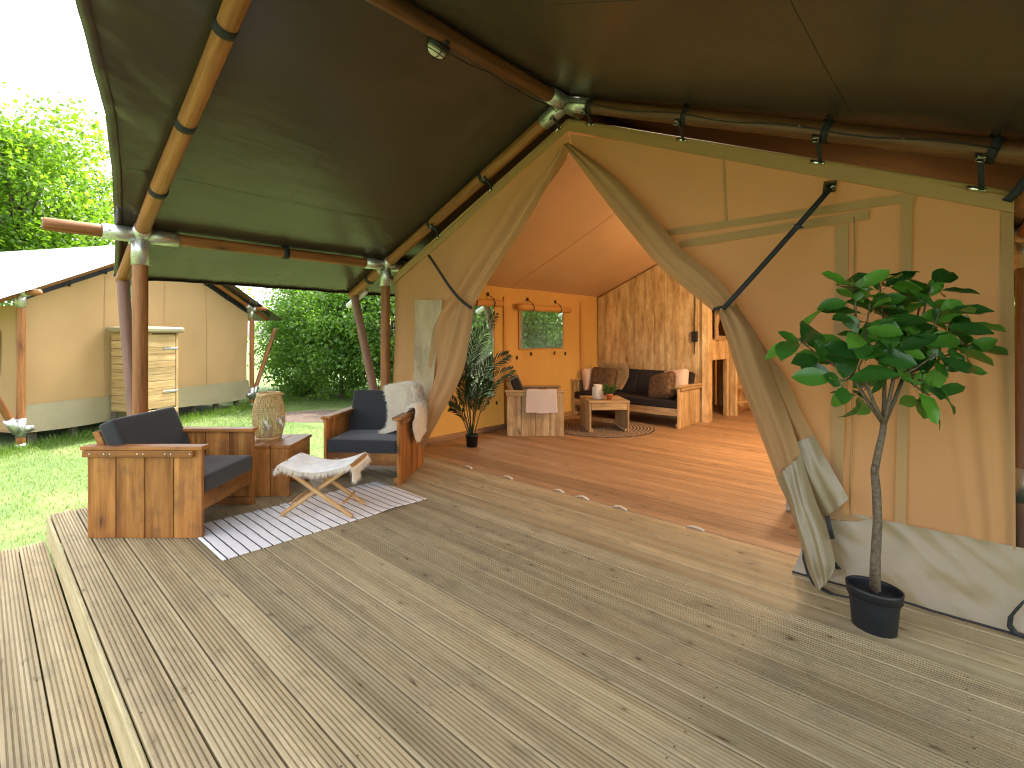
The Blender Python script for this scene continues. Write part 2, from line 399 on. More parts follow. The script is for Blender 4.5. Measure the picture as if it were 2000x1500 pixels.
def box_mesh(l, w, t, c=0.003):
    """chamfered box, long axis X, centred"""
    def build():
        hx, hy, hz = l / 2, w / 2, t / 2
        cc = min(c, hx * .45, hy * .45, hz * .45)
        vs, idx = [], {}
        for sx in (-1, 1):
            for sy in (-1, 1):
                for sz in (-1, 1):
                    for a in range(3):
                        v = [sx * (hx - cc), sy * (hy - cc), sz * (hz - cc)]
                        v[a] = (sx * hx, sy * hy, sz * hz)[a]
                        idx[(sx, sy, sz, a)] = len(vs); vs.append(v)
        fs = []
        for a in range(3):
            b, d = (a + 1) % 3, (a + 2) % 3
            for s in (-1, 1):
                f = []
                for sb, sd in ((-1, -1), (1, -1), (1, 1), (-1, 1)):
                    k = [0, 0, 0]; k[a] = s; k[b] = sb; k[d] = sd
                    f.append(idx[(*k, a)])
                fs.append(f if s > 0 else f[::-1])
        for a in range(3):                       # edge chamfers (edge along axis a)
            b, d = (a + 1) % 3, (a + 2) % 3
            for sb in (-1, 1):
                for sd in (-1, 1):
                    k0 = [0, 0, 0]; k0[a] = -1; k0[b] = sb; k0[d] = sd
                    k1 = list(k0); k1[a] = 1
                    f = [idx[(*k0, b)], idx[(*k1, b)], idx[(*k1, d)], idx[(*k0, d)]]
                    fs.append(f if sb * sd > 0 else f[::-1])
        for sx in (-1, 1):
            for sy in (-1, 1):
                for sz in (-1, 1):
                    f = [idx[(sx, sy, sz, a)] for a in range(3)]
                    fs.append(f if sx * sy * sz > 0 else f[::-1])
        return mesh('board', vs, fs)
    return cached(('box', round(l, 4), round(w, 4), round(t, 4), round(c, 4)), build)
def frame(o, x, y=None, z=None):
    """matrix whose local X runs along x; z hint"""
    x = Vector(x).normalized()
    zh = Vector(z) if z is not None else Vector((0, 0, 1))
    if abs(x.dot(zh.normalized())) > 0.99: zh = Vector((0, 1, 0))
    yv = zh.cross(x).normalized(); zv = x.cross(yv)
    m = Matrix((x, yv, zv)).transposed().to_4x4()
    m.translation = Vector(o)
    return m
def board(name, mat, parent, a, b, w, t, up=(0, 0, 1), c=0.003):
    a, b = Vector(a), Vector(b)
    l = (b - a).length
    me = cached(('boardm', mat, round(l, 3), round(w, 4), round(t, 4), c), lambda: box_mesh(l, w, t, c).copy())
    if not me.materials: me.materials.append(M[mat])
    return obj(name, me, None, parent, frame((a + b) / 2, b - a, z=up))

class MB:
    def __init__(s): s.v = []; s.f = []
    def add(s, vs, fs):
        o = len(s.v); s.v += [tuple(v) for v in vs]; s.f += [[i + o for i in f] for f in fs]
    def tube(s, pts, rad, n=8, cap=True, flat=None):
        pts = [Vector(p) for p in pts]
        rads = rad if isinstance(rad, (list, tuple)) else [rad] * len(pts)
        vs, fs = [], []
        ref = None
        for i, p in enumerate(pts):
            t = (pts[min(i + 1, len(pts) - 1)] - pts[max(i - 1, 0)]).normalized()
            if ref is None: ref = Vector((0, 0, 1)) if abs(t.z) < 0.9 else Vector((1, 0, 0))
            a = (ref - t * ref.dot(t)).normalized(); b = t.cross(a); ref = a
            for k in range(n):
                an = 2 * math.pi * k / n
                q = a * math.cos(an) * (flat if flat else 1) + b * math.sin(an)
                vs.append(p + q * rads[i])
        for i in range(len(pts) - 1):
            for k in range(n):
                fs.append([i * n + k, i * n + (k + 1) % n, (i + 1) * n + (k + 1) % n, (i + 1) * n + k])
        if cap:
            fs.append(list(range(n))[::-1]); fs.append([(len(pts) - 1) * n + k for k in range(n)])
        s.add(vs, fs)
    def boxm(s, me, Mx):
        s.add([Mx @ v.co for v in me.vertices], [list(p.vertices) for p in me.polygons])
    def strip(s, pts, side, th=0.002):
        """flat webbing along pts; side = half-width vectors (one or per point)"""
        pts = [Vector(p) for p in pts]
        vs, fs = [], []
        for i, p in enumerate(pts):
            sd = Vector(side[i]) if isinstance(side, list) else Vector(side)
            t = (pts[min(i + 1, len(pts) - 1)] - pts[max(i - 1, 0)]).normalized()
            n = t.cross(sd).normalized() * th
            vs += [p - sd - n, p + sd - n, p + sd + n, p - sd + n]
        for i in range(len(pts) - 1):
            for k in range(4):
                fs.append([4 * i + k, 4 * i + (k + 1) % 4, 4 * i + 4 + (k + 1) % 4, 4 * i + 4 + k])
        fs.append([3, 2, 1, 0]); e = 4 * (len(pts) - 1); fs.append([e, e + 1, e + 2, e + 3])
        s.add(vs, fs)
    def lathe(s, prof, n=32, sx=1.0, sy=1.0, center=(0, 0, 0), close=False):
        vs, fs = [], []
        cx, cy, cz = center
        for r, z in prof:
            for k in range(n):
                a = 2 * math.pi * k / n
                vs.append((cx + r * math.cos(a) * sx, cy + r * math.sin(a) * sy, cz + z))
        for i in range(len(prof) - 1):
            for k in range(n):
                fs.append([i * n + k, i * n + (k + 1) % n, (i + 1) * n + (k + 1) % n, (i + 1) * n + k])
        if prof[0][0] > 1e-4 and close: fs.append(list(range(n))[::-1])
        if close: fs.append([(len(prof) - 1) * n + k for k in range(n)])
        s.add(vs, fs)
    def build(s, name, mat, parent=None, Mw=None, smooth=True):
        me = mesh(name, s.v, s.f, smooth)
        return obj(name, me, mat, parent, Mw)

def grid_mesh(name, P, nu, nv, smooth=True, skip=None):
    """P(u,v)->Vector, u,v in 0..1"""
    vs = [P(i / nu, j / nv) for j in range(nv + 1) for i in range(nu + 1)]
    fs = []
    for j in range(nv):
        for i in range(nu):
            if skip and skip((i + .5) / nu, (j + .5) / nv): continue
            a = j * (nu + 1) + i
            fs.append([a, a + 1, a + nu + 2, a + nu + 1])
    return mesh(name, vs, fs, smooth)
def pole(name, mat, parent, a, b, r, Mname=None, n=16):
    a, b = Vector(a), Vector(b); l = (b - a).length
    mb = MB()
    k = max(3, int(l / 0.25)); pts = []; rr = []
    ph = rnd.random() * 6
    for i in range(k + 1):
        x = -l / 2 + l * i / k
        pts.append((x, 0.004 * math.sin(ph + x * 1.7) if 0 < i < k else 0, 0)); rr.append(r * (1 + 0.025 * math.sin(ph * 2 + x * 3.1)))
    # rounded ends
    pts = [(-l / 2 - 0.0, 0, 0)] + [(-l / 2 + 0.012, 0, 0)] + pts[1:-1] + [(l / 2 - 0.012, 0, 0), (l / 2, 0, 0)]
    rr = [r * 0.88] + [r] + rr[1:-1] + [r, r * 0.88]
    mb.tube(pts, rr, n)
    return mb.build(name, mat, parent, frame((a + b) / 2, b - a))
def lerp(a, b, t): return a + (b - a) * t
def curve_at(pts, t):
    """piecewise-linear with smoothing over list of tuples, t 0..1"""
    k = t * (len(pts) - 1); i = min(int(k), len(pts) - 2); f = k - i
    p0 = pts[max(i - 1, 0)]; p1 = pts[i]; p2 = pts[i + 1]; p3 = pts[min(i + 2, len(pts) - 1)]
    return tuple(0.5 * ((2 * b) + (-a + c) * f + (2 * a - 5 * b + 4 * c - d) * f * f + (-a + 3 * b - 3 * c + d) * f ** 3)
                 for a, b, c, d in zip(p0, p1, p2, p3))
def cushion_mesh(l, w, t, puff=0.02, e=0.02, n=10):
    """upholstered slab: long X, width Y, thickness Z, rounded edges and slight crown"""
    def build():
        vs, fs, idx = [], [], {}
        def add(p):
            k = tuple(round(c, 5) for c in p)
            if k not in idx:
                idx[k] = len(vs)
                hx, hy, hz = l / 2 - e, w / 2 - e, t / 2 - e
                q = [max(-h, min(h, c * s / 2)) for c, s, h in zip(p, (l, w, t), (hx, hy, hz))]
                d = Vector([c * s / 2 - qq for c, s, qq in zip(p, (l, w, t), q)])
                if d.length > 1e-6: d = d.normalized() * e
                v = Vector(q) + d
                v.z += (puff if p[2] > 0 else -puff * 0.3) * (1 - p[0] ** 4) * (1 - p[1] ** 4) * abs(p[2])
                vs.append(v)
            return idx[k]
        cs = sorted(set([-1, 1] + [lerp(-1, 1, i / n) for i in range(n + 1)] + [s * (1 - f) for s in (-1, 1) for f in (0.015, 0.04, 0.07)]))
        for a in range(3):
            b, d = (a + 1) % 3, (a + 2) % 3
            for s in (-1, 1):
                for i in range(len(cs) - 1):
                    for j in range(len(cs) - 1):
                        f = []
                        for bi, dj in ((i, j), (i + 1, j), (i + 1, j + 1), (i, j + 1)):
                            p = [0, 0, 0]; p[a] = s; p[b] = cs[bi]; p[d] = cs[dj]; f.append(add(p))
                        fs.append(f if s > 0 else f[::-1])
        return mesh('cushion', vs, fs, True)
    return cached(('cush', l, w, t, puff, e), build)
def hairs(samples, ln, wd, curl=0.35, droop=0.3, seed=1):
    """samples: list of (point, normal). thin tapered 2-segment strands"""
    r = random.Random(seed); vs, fs = [], []
    for p, n in samples:
        p, n = Vector(p), Vector(n)
        d = (n + Vector((r.gauss(0, curl), r.gauss(0, curl), r.gauss(0, curl)))).normalized()
        le = ln * r.uniform(0.6, 1.25)
        sd = d.cross(Vector((r.gauss(0, 1), r.gauss(0, 1), r.gauss(0, 1)))).normalized() * wd
        m = p + d * le * 0.55
        d2 = (d + Vector((r.gauss(0, curl), r.gauss(0, curl), -droop + r.gauss(0, curl)))).normalized()
        tpt = m + d2 * le * 0.5
        o = len(vs); vs += [p - sd, p + sd, m + sd * .8, m - sd * .8, tpt]
        fs += [[o, o + 1, o + 2, o + 3], [o + 3, o + 2, o + 4]]
    return mesh('fur', vs, fs, False)
def sample_mesh(me, n, Mx=None, seed=3, keep=None):
    r = random.Random(seed); me.calc_loop_triangles()
    tris = [(me.vertices[t.vertices[0]].co, me.vertices[t.vertices[1]].co, me.vertices[t.vertices[2]].co) for t in me.loop_triangles]
    cum, tot = [], 0.0
    for a, b, c in tris: tot += (b - a).cross(c - a).length; cum.append(tot)
    import bisect
    out = []
    for _ in range(n):
        a, b, c = tris[min(bisect.bisect(cum, r.random() * tot), len(tris) - 1)]
        u, v = r.random(), r.random()
        if u + v > 1: u, v = 1 - u, 1 - v
        nn = (b - a).cross(c - a).normalized(); q = a + (b - a) * u + (c - a) * v
        if keep and not keep(q, nn): continue
        out.append((Mx @ q, Mx.to_3x3() @ nn) if Mx else (q, nn))
    return out

# ================================================================== THE SETTING
ZG = -0.42                                             # lawn level (the deck top is z = 0)
def lawn_h(x, y): return ZG + 0.03 * mnoise.noise((x * .25, y * .25, 0))
def gl(u, v):
    # finer near the deck, stretching out to the horizon
    x = -2.5 + 240 * ((u - .5) * 2) ** 3 + 12 * (u - .5); y = 2.0 + 240 * ((v - .5) * 2) ** 3 + 12 * (v - .5)
    return Vector((x, y, lawn_h(x, y)))
tag(obj('lawn', grid_mesh('lawn', gl, 90, 90), 'lawn'), 'mown green lawn around the wooden deck', 'lawn', kind='structure')
mb = MB()
pts = []
for k in range(28):
    a = 2 * math.pi * k / 28
    rr = 1 + 0.12 * math.sin(3 * a + 1) + 0.06 * math.sin(5 * a)
    pts.append((1.75 * rr * math.cos(a), 0.8 * rr * math.sin(a)))
vs = [(0, 0, 0.06)] + [(x * .6, y * .6, 0.05 + .02 * rnd.random()) for x, y in pts] + [(x, y, 0.0) for x, y in pts]
fs = [[0, 1 + k, 1 + (k + 1) % 28] for k in range(28)] + [[1 + k, 29 + k, 29 + (k + 1) % 28, 1 + (k + 1) % 28] for k in range(28)]
mb.add(vs, fs)
bed = mb.build('mulch_bed', 'mulch', None, Matrix.Translation((-10.4, 5.6, ZG + .01)) @ Matrix.Rotation(R(42), 4, 'Z'))
tag(bed, 'patch of dark bark mulch in front of the hedge', 'mulch bed', kind='structure')

# ---- grooved deck planks
def groove_mesh(l, w=0.1415, t=0.028, ng=7):
    prof = [(-w / 2, -t), (-w / 2, -0.004), (-w / 2 + 0.003, 0)]
    p = (w - 0.018) / ng
    for k in range(ng):
        c = -w / 2 + 0.009 + p * (k + .5)
        prof += [(c - 0.0036, 0), (c - 0.0028, -0.0090), (c + 0.0028, -0.0090), (c + 0.0036, 0)]
    prof += [(w / 2 - 0.003, 0), (w / 2, -0.004), (w / 2, -t)]
    n = len(prof)
    vs = [(-l / 2, y, z) for y, z in prof] + [(l / 2, y, z) for y, z in prof]
    fs = [[i, i + n, i + n + 1, i + 1] for i in range(n - 1)] + [[n - 1, 2 * n - 1, n, 0]] + [list(range(n)), [n + i for i in range(n)][::-1]]
    fs = [f[::-1] for f in fs]
    return mesh('grooved_plank', vs, fs)
DX0, DX1, DY0, PITCH = -5.30, 0.20, 0.385, 0.1495
deck = thing('deck', 'weathered grooved timber deck in front of the open tent', 'deck', (0, 0, 0), kind='structure')
gm = groove_mesh(DX1 - DX0); gm.materials.append(M['deck'])
gm2 = groove_mesh(DX1 - DX0, w=0.146); gm2.materials.append(M['deck'])
for k in range(21):
    y = DY0 + PITCH * (k + .5)
    o = obj('plank', gm if k < 16 else box_mesh(DX1 - DX0, 0.1445, 0.028, 0.003), 'deck', deck,
            Matrix.Translation(((DX0 + DX1) / 2, y, rnd.uniform(-.0008, .0008) - (0.014 if k >= 16 else 0))) @ Matrix.Rotation(rnd.uniform(-.0006, .0006), 4, 'Z'))
# screw heads along the joists, two to a board
mb = MB(); r = random.Random(12)
for x in np.arange(DX0 + .06, DX1, 0.75):
    for k in range(21):
        for dy in (-.045, .045):
            c = Vector((x + r.uniform(-.012, .012), DY0 + PITCH * (k + .5) + dy + r.uniform(-.006, .006), .0006))
            mb.add([c + Vector((.0042 * math.cos(t), .0042 * math.sin(t), 0)) for t in np.linspace(0, 2 * math.pi, 7)[:6]] , [[0, 1, 2, 3, 4, 5]])
o = mb.build('screw_heads', 'bark', deck, smooth=False); o['kind'] = 'stuff'
board('fascia', 'fascia', deck, (DX0 + .0, DY0 - .0125, -.106), (DX1, DY0 - .0125, -.106), 0.02, 0.19, c=0.006)
for x in np.arange(DX0 + .06, DX1, 0.75):
    board('joist', 'joist', deck, (x, DY0 + .01, -.13), (x, 3.5, -.13), 0.06, 0.19)
board('fascia', 'fascia', deck, (DX0 - .012, DY0 + .0, -.13), (DX0 - .012, 3.5, -.13), 0.02, 0.18, c=0.006)
step = thing('deck_step', 'lower timber step of grooved boards along the deck front edge', 'deck step', (0, 0, -.2), kind='structure')
for k in range(8):
    y = 0.3635 - 0.153 * (k + .5) - .004
    obj('plank', gm2, None, step, Matrix.Translation(((DX0 + DX1) / 2 + .01, y, -.2 + rnd.uniform(-.001, .001))))
for x in np.arange(DX0 + .06, DX1, 0.55):
    board('joist', 'joist', step, (x, -.86, -.30), (x, .35, -.30), 0.06, 0.13)
board('fascia', 'fascia', step, (DX0 - .012, -.87, -.33), (DX0 - .012, .36, -.33), 0.02, 0.17, c=0.006)

TX0, TX1, TY0, TY1 = -5.16, 0.12, 3.535, 10.3           # the inner tent
tfloor = thing('tent_floor', 'orange brown boarded floor inside the open tent', 'floor', (0, 3.5, 0), kind='structure')
k = 0
y = TY0
while y < TY1:
    obj('plank', box_mesh(TX1 - TX0 + .1, 0.1375, 0.026, 0.0025), 'floor', tfloor,
        Matrix.Translation(((TX0 + TX1) / 2, y + .07, -.013 + rnd.uniform(-.0006, .0006))))
    y += 0.1405
board('joist', 'joist', tfloor, (-5.1, 3.6, -.12), (-5.1, 10.2, -.12), .08, .18)
board('joist', 'joist', tfloor, (0.05, 3.6, -.12), (0.05, 10.2, -.12), .08, .18)
board('joist', 'joist', tfloor, (-2.5, 3.6, -.12), (-2.5, 10.2, -.12), .08, .18)

# ================================================================== THE MAIN TENT
XR, ZR, SL, HW = -2.54, 3.40, 0.407, 2.76               # ridge x, ridge centre z, roof slope, half width to the eave
YF, YT = 0.96, 3.43                                     # front frame, tent frame
ZE0 = ZE = ZR - SL * HW
PR = 0.058
tent = thing('safari_tent', 'large tan canvas safari tent with olive canopy, log poles and tied-back door flaps', 'tent', (XR, 6.9, 0))
def zraf(x): return ZR - SL * abs(x - XR)
def zcan(x): return ZR + 0.075 - SL * abs(x - XR)
FR = [YF, YT, 5.9, 8.3, 10.6]
def sleeve(mb, p, d, l=0.24, r=0.066):
    p, d = Vector(p), Vector(d).normalized()
    mb.tube([p, p + d * l], r, 18)
    # screws
    for q in (0.06, l - .04):
        for a in (0.3, 2.4, 4.5):
            u = d.orthogonal().normalized(); w = d.cross(u)
            n = u * math.cos(a) + w * math.sin(a)
            mb.tube([p + d * q + n * (r - .002), p + d * q + n * (r + .004)], 0.006, 6)
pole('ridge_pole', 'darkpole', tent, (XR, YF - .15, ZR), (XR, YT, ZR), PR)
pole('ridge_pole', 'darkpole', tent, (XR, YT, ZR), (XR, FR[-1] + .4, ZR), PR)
for s in (-1, 1):
    ex = XR + s * (HW if s < 0 else HW + .135)
    ZE = zraf(ex)
    pole('purlin', 'pole', tent, (ex, YF + .1, ZE), (ex, YT - .1, ZE), PR * .95)
    pole('purlin', 'pole', tent, (ex, YT + .1, ZE), (ex, FR[-1] + .3, ZE), PR * .95)
    pole('purlin_end', 'pole', tent, (ex, YF - .18, ZE), (ex, YF - .62, ZE), PR * .9)
    for i, yf in enumerate(FR):
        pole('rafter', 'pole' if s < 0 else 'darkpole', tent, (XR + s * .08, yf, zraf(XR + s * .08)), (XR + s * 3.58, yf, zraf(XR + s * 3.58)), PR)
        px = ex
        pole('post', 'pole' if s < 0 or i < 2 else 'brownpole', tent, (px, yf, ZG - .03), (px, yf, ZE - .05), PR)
        # brace from the rafter tail to the post foot
        a = Vector((XR + s * 3.50, yf, zraf(XR + s * 3.50) - .05)); b = Vector((px + s * .05, yf, 0.12))
        pole('brace', 'brownpole', tent, a, b, PR * .92)
        mb = MB()
        c = Vector((px, yf, ZE))
        sleeve(mb, c, (0, 0, -1), .26); sleeve(mb, c, (-s, 0, SL), .12, .069); sleeve(mb, c, (s, 0, -SL), .12, .069)
        sleeve(mb, c, (0, 1, 0), .28)
        if i: sleeve(mb, c, (0, -1, 0), .28)
        else: sleeve(mb, c, (0, -1, 0), .26)
        mb.build('connector', 'steel', tent)
        mb = MB()
        sleeve(mb, (px, yf, .02), (0, 0, 1), .28); sleeve(mb, (px + s * .03, yf, .06), (a - b), .26)
        mb.build('connector', 'steel', tent)
        # pvc sleeve that carries the canopy tension line past the rafter tail
        t0 = Vector((XR + s * 3.36, yf + .09, zcan(XR + s * 3.36) - .10)); d = Vector((s, 0, -SL)).normalized()
        mb = MB(); mb.tube([t0, t0 + d * .50], 0.042, 14); mb.build('tension_tube', 'pvc', tent)
for i, yf in enumerate(FR):
    mb = MB(); c = Vector((XR, yf, ZR))
    for s in (-1, 1): sleeve(mb, c, (s, 0, -SL), .26)
    sleeve(mb, c, (0, -1, 0), .22); sleeve(mb, c, (0, 1, 0), .22)
    mb.build('connector', 'steel', tent)

ZE = ZE0
# ---- the canopy: sagging sheet with a curved front hem
FE = [(3.55, 0.90), (3.01, 0.83), (2.07, 0.67), (1.55, 0.56), (1.18, 0.45), (0.83, 0.34), (0.4, 0.20), (0.0, 0.10)]
def fedge(dx):
    dx = min(dx, 3.55)
    for (a, ya), (b, yb) in zip(FE, FE[1:]):
        if b <= dx <= a: return lerp(ya, yb, (a - dx) / (a - b))
    return 0.9
def canopy_pt(s, a, y, dz=0.0):
    """a: distance from the ridge 0..3.62, y along the ridge"""
    dx = a
    x = XR + s * dx
    z = ZR + 0.078 - SL * dx + dz
    # sag between frames
    for y0, y1 in zip(FR, FR[1:]):
        if y0 < y < y1:
            t = (y - y0) / (y1 - y0); z -= 0.03 * math.sin(math.pi * t) * math.sin(math.pi * min(1, dx / HW)) * 0.8
    if dx > HW: z -= 0.02 * (dx - HW) / .8
    # wrinkles towards the free front hem and the eave
    fe = fedge(dx)
    e = max(0.0, 1 - (y - fe) / 0.5)
    z += e * 0.030 * mnoise.noise((x * 6.0 + y * 3, y * 2.2, 1.3)) + e * .014 * mnoise.noise((x * 16 + y * 5, y * 5, 4.0))
    z += 0.006 * mnoise.noise((x * 1.6, y * 1.6, 5.0))
    ee = max(0.0, (dx - 2.6)) 
    z += ee * 0.012 * mnoise.noise((x * 2.0, y * 7.0, 9.0))
    return Vector((x, y, z))
for s in (-1, 1):
    def P(u, v, s=s):
        a = u * 3.62
        f = fedge(a)
        v2 = v if v > .4 else v
        y = f + (FR[-1] + .5 - f) * (v2 ** 1.8)
        return canopy_pt(s, a, y)
    me = grid_mesh('canopy', P, 70, 150)
    o = obj('canopy', me, 'canopy', tent)
    # folded hem along the free front edge
    mb = MB()
    mb.strip([canopy_pt(s, 3.62 * k / 60, fedge(3.62 * k / 60) + .025, -.008) for k in range(61)], (0, .03, 0), .003)
    mb.build('canopy_hem', 'canopy', tent)
    mb = MB()
    mb.strip([canopy_pt(s, 3.60, lerp(.9, FR[-1] + .4, k / 90), -.01) for k in range(91)], (.02, 0, -.008), .003)
    mb.build('canopy_hem', 'canopy', tent)
    # welded seams
    mb = MB(); mb.strip([canopy_pt(s, 3.58 * k / 40, 1.95 + .01 * math.sin(k * .3), -.0012) for k in range(41)], (0, .020, 0), .0006)
    mb.build('canopy_seam', 'canopy', tent, smooth=False)
    mb = MB(); mb.strip([canopy_pt(s, 2.05, lerp(.75, 3.3, k / 30), -.0012) for k in range(31)], (.018, 0, -s * .0073), .0006)
    mb.build('canopy_seam', 'canopy', tent, smooth=False)
# velcro bands
def band(p, d, r=PR, w=0.058):
    d = Vector(d).normalized(); p = Vector(p)
    mb = MB(); mb.tube([p - d * w / 2, p + d * w / 2], r + .0065, 20)
    # loose tab on the canopy side
    mb.boxm(box_mesh(w, .02, .012, .002), frame(p + Vector((0, 0, r + .012)), d))
    return mb.build('band', 'black', tent)
for x, y in ((440, 55), (363, 232), (310, 368)):
    q = atY(x, y, YF); band((q.x, YF, zraf(q.x)), (1, 0, SL))
for x in (1.35, .2): band((XR + x, YF, zraf(XR + x)), (-1, 0, SL))
q = atX(557, 490, XR - HW); band((XR - HW, q.y, ZE), (0, 1, 0))
q = atY(723, 545, YT); band((q.x, YT, zraf(q.x)), (1, 0, SL))

# ---- inner tent cloth
YW = 3.52
PK = Vector((-2.555, YW, 3.285))
def ztop(x): return 3.285 - 0.432 * abs(x + 2.555)
# front wall, left half: gathered sheet between the corner and the door edge
IL = [(1109, 262), (1108, 296), (1075, 360), (1022, 450), (968, 530), (925, 592), (915, 640), (903, 700), (880, 750), (850, 812), (826, 862), (812, 893)]
IR = [(1109, 262), (1118, 300), (1180, 365), (1245, 440), (1310, 510), (1370, 570), (1412, 606), (1440, 670), (1480, 770), (1520, 870), (1560, 970), (1590, 1060)]
CORL, CORR = -5.24, 0.175
def wobble(x, z, a): return a * (mnoise.noise((x * 1.3, z * 0.9, 2.0)) + .4 * mnoise.noise((x * 4, z * 1.5, 7.0)))
def PL(u, v):
    px, py = curve_at(IL, v)
    inner = atY(px, py, YW - .04); inner.z = max(inner.z, 0.01)
    outer = Vector((CORL, YW, lerp(ztop(CORL), 0.01, v)))
    p = outer.lerp(inner, u)
    # folds: fine pleats run down from the ridge edge and squeeze together at the tie
    tie = math.exp(-((v - .46) / .2) ** 2)
    g = u ** 2.2
    amp = (0.02 + 0.05 * (v > .1) * min(1, v * 3)) * g
    ph = u * (9 + 5 * v) + 1.2 * math.sin(3 * v)
    p.y += amp * math.sin(ph * 2.1) - 0.05 * tie * g - .06 * g * max(0, v - .5)
    p.y += wobble(p.x, p.z, 0.018) - 0.05 * v * v
    p.y += 0.012 * math.sin(p.x * 14 + 2.0 * v) * (0.25 + v) * (1 - g)
    return p
o = obj('front_wall', grid_mesh('front_wall', PL, 130, 90), 'canvas', tent)
# folded door edge on the left (thick rolled cloth from the ridge down to the tie, then a loose tail)
def loft(rows, depth, base, nu=14, nv=40, fold=0.0, nf=2, wr=0.004, back=0.0):
    """rows: (xl, yl, xr, yr, Yplane) photo outline of the cloth; bulges towards the deck"""
    def P(u, v):
        xl, yl, xr, yr, Y = curve_at(rows, v)
        a = atY(xl, yl, Y); b = atY(xr, yr, Y)
        p = a.lerp(b, u)
        p.y -= base + depth * math.sin(math.pi * u) ** .8 * (0.4 + .6 * math.sin(math.pi * min(1, v * 1.0 + .12)))
        p.y += fold * math.sin(u * math.pi * 2 * nf + 2.5 * v) * math.sin(math.pi * u)
        p.y += back * (1 - 2 * abs(u - .5))
        p += Vector((0, wr * mnoise.noise((p.x * 14, p.z * 5, 1.0)) * 2, 0))
        return p
    return grid_mesh('flap', P, nu, nv)
rowsL = [(1096, 300, 1110, 290, 3.46), (1040, 390, 1085, 345, 3.44), (965, 500, 1030, 440, 3.42), (912, 585, 955, 555, 3.42), (890, 605, 930, 597, 3.41)]
obj('door_flap', loft(rowsL, .055, .035, 14, 40, .012, 2), 'canvas', tent)
rowsL2 = [(892, 600, 930, 597, 3.41), (880, 650, 922, 660, 3.38), (860, 720, 905, 735, 3.36), (832, 800, 872, 800, 3.34), (806, 862, 838, 862, 3.30), (800, 905, 826, 893, 3.26)]
obj('door_flap', loft(rowsL2, .09, .03, 22, 40, .022, 3), 'canvas', tent)
# clear window set in the left half
def PV(u, v):
    p = atY(lerp(818, 872 - 20 * v, u), lerp(586, 800, v), YW)
    p.y -= .055 + .012 * mnoise.noise((p.x * 9, p.z * 5, 0)) + .05 * v * v
    return p
win = obj('vinyl_window', grid_mesh('vinyl_window', PV, 24, 50), 'vinyl', tent)
win['label'] = 'crinkled clear vinyl window in the left front panel'
# front wall, right half
def PRt(u, v):
    px, py = curve_at(IR, v)
    inner = atY(px + 6, py, YW - .02); inner.z = max(inner.z, 0.37) if v > .99 else inner.z
    zb = 0.37
    if v > .9: inner.z = lerp(inner.z, zb, (v - .9) / .1)
    outer = Vector((CORR, YW, lerp(ztop(CORR), zb, v)))
    p = inner.lerp(outer, u)
    w = 1 - u
    p.y += wobble(p.x, p.z, .018) - 0.15 * max(0, (1.9 - p.z) / 1.9) ** 1.3
    p.y += .02 * w * math.sin(9 * w + 4 * v) * min(1, 3 * v) 
    # vertical pleats near the corner post
    if u > .75: p.y += .012 * math.sin((u - .75) * 70) * (u - .75) * 4 * min(1, v * 2)
    return p
obj('front_wall', grid_mesh('front_wall', PRt, 100, 80), 'canvas', tent)
def PH(u, v):
    bx = atY(1590, 1060, YW).x + .04
    x = lerp(bx - .10 * v, CORR + .04, u)
    z = lerp(0.385, 0.006, v)
    y = YW - .15 * ((1.9 - z) / 1.9) ** 1.3 - .022 - .07 * v ** 1.5
    y += v * (.020 * mnoise.noise((x * 3.5 + z * 4, z * 4, 3)) + .020 * mnoise.noise((x * 2.2 - z * 6, z * 2, 8)))
    y += .005 * mnoise.noise((x * 12 + z * 14, z * 8, 5))
    return Vector((x, y, z))
obj('hem', grid_mesh('hem', PH, 110, 30), 'hem', tent)
mb = MB(); mb.tube([PH(k / 40, 1.0) + Vector((0, -.005, .002)) for k in range(41)], 0.006, 6); mb.build('hem_cord', 'black', tent)
# top hems of the front walls
for side, corner in ((-1, CORL), (1, CORR)):
    mb = MB()
    def hp(t, off): 
        x = lerp(-2.555, corner, t); return Vector((x, YW - .022 + wobble(x, ztop(x), .018), ztop(x) - off))
    mb.strip([hp(k / 24, .045) for k in range(25)], (0, 0, .048), .004)
    mb.build('top_hem', 'band', tent, smooth=False)
    mb = MB(); mb.tube([hp(0.0, .0), hp(1.0, .0)], .015, 10); mb.build('top_bar', 'band', tent)
# reinforcement bands on the right half
def PRs(px, py):
    p = atY(px, py, YW)
    p.y += wobble(p.x, p.z, .018) - 0.15 * max(0, (1.9 - p.z) / 1.9) ** 1.3 - .016
    return p
def cband(pa, pb, half, horiz=True, n=24, name='seam_band'):
    mb = MB()
    pts = [PRs(lerp(pa[0], pb[0], k / n), lerp(pa[1], pb[1], k / n)) for k in range(n + 1)]
    mb.strip(pts, (0, 0, half) if horiz else (half, 0, 0), .0015)
    return mb.build(name, 'band', tent, smooth=False)
cband((1300, 456), (1788, 386), .024); cband((1330, 478), (1698, 420), .027).location.y -= .004
cband((1772, 380), (1762, 1062), .024, False); cband((1645, 440), (1640, 1035), .034, False).location.y -= .002
cband((1414, 300), (1420, 442), .008, False, 8)
mb = MB(); mb.tube([PRs(1669, lerp(425, 1040, k / 24)) + Vector((0, -.006, 0)) for k in range(25)], .005, 6); mb.build('piping', 'band', tent)
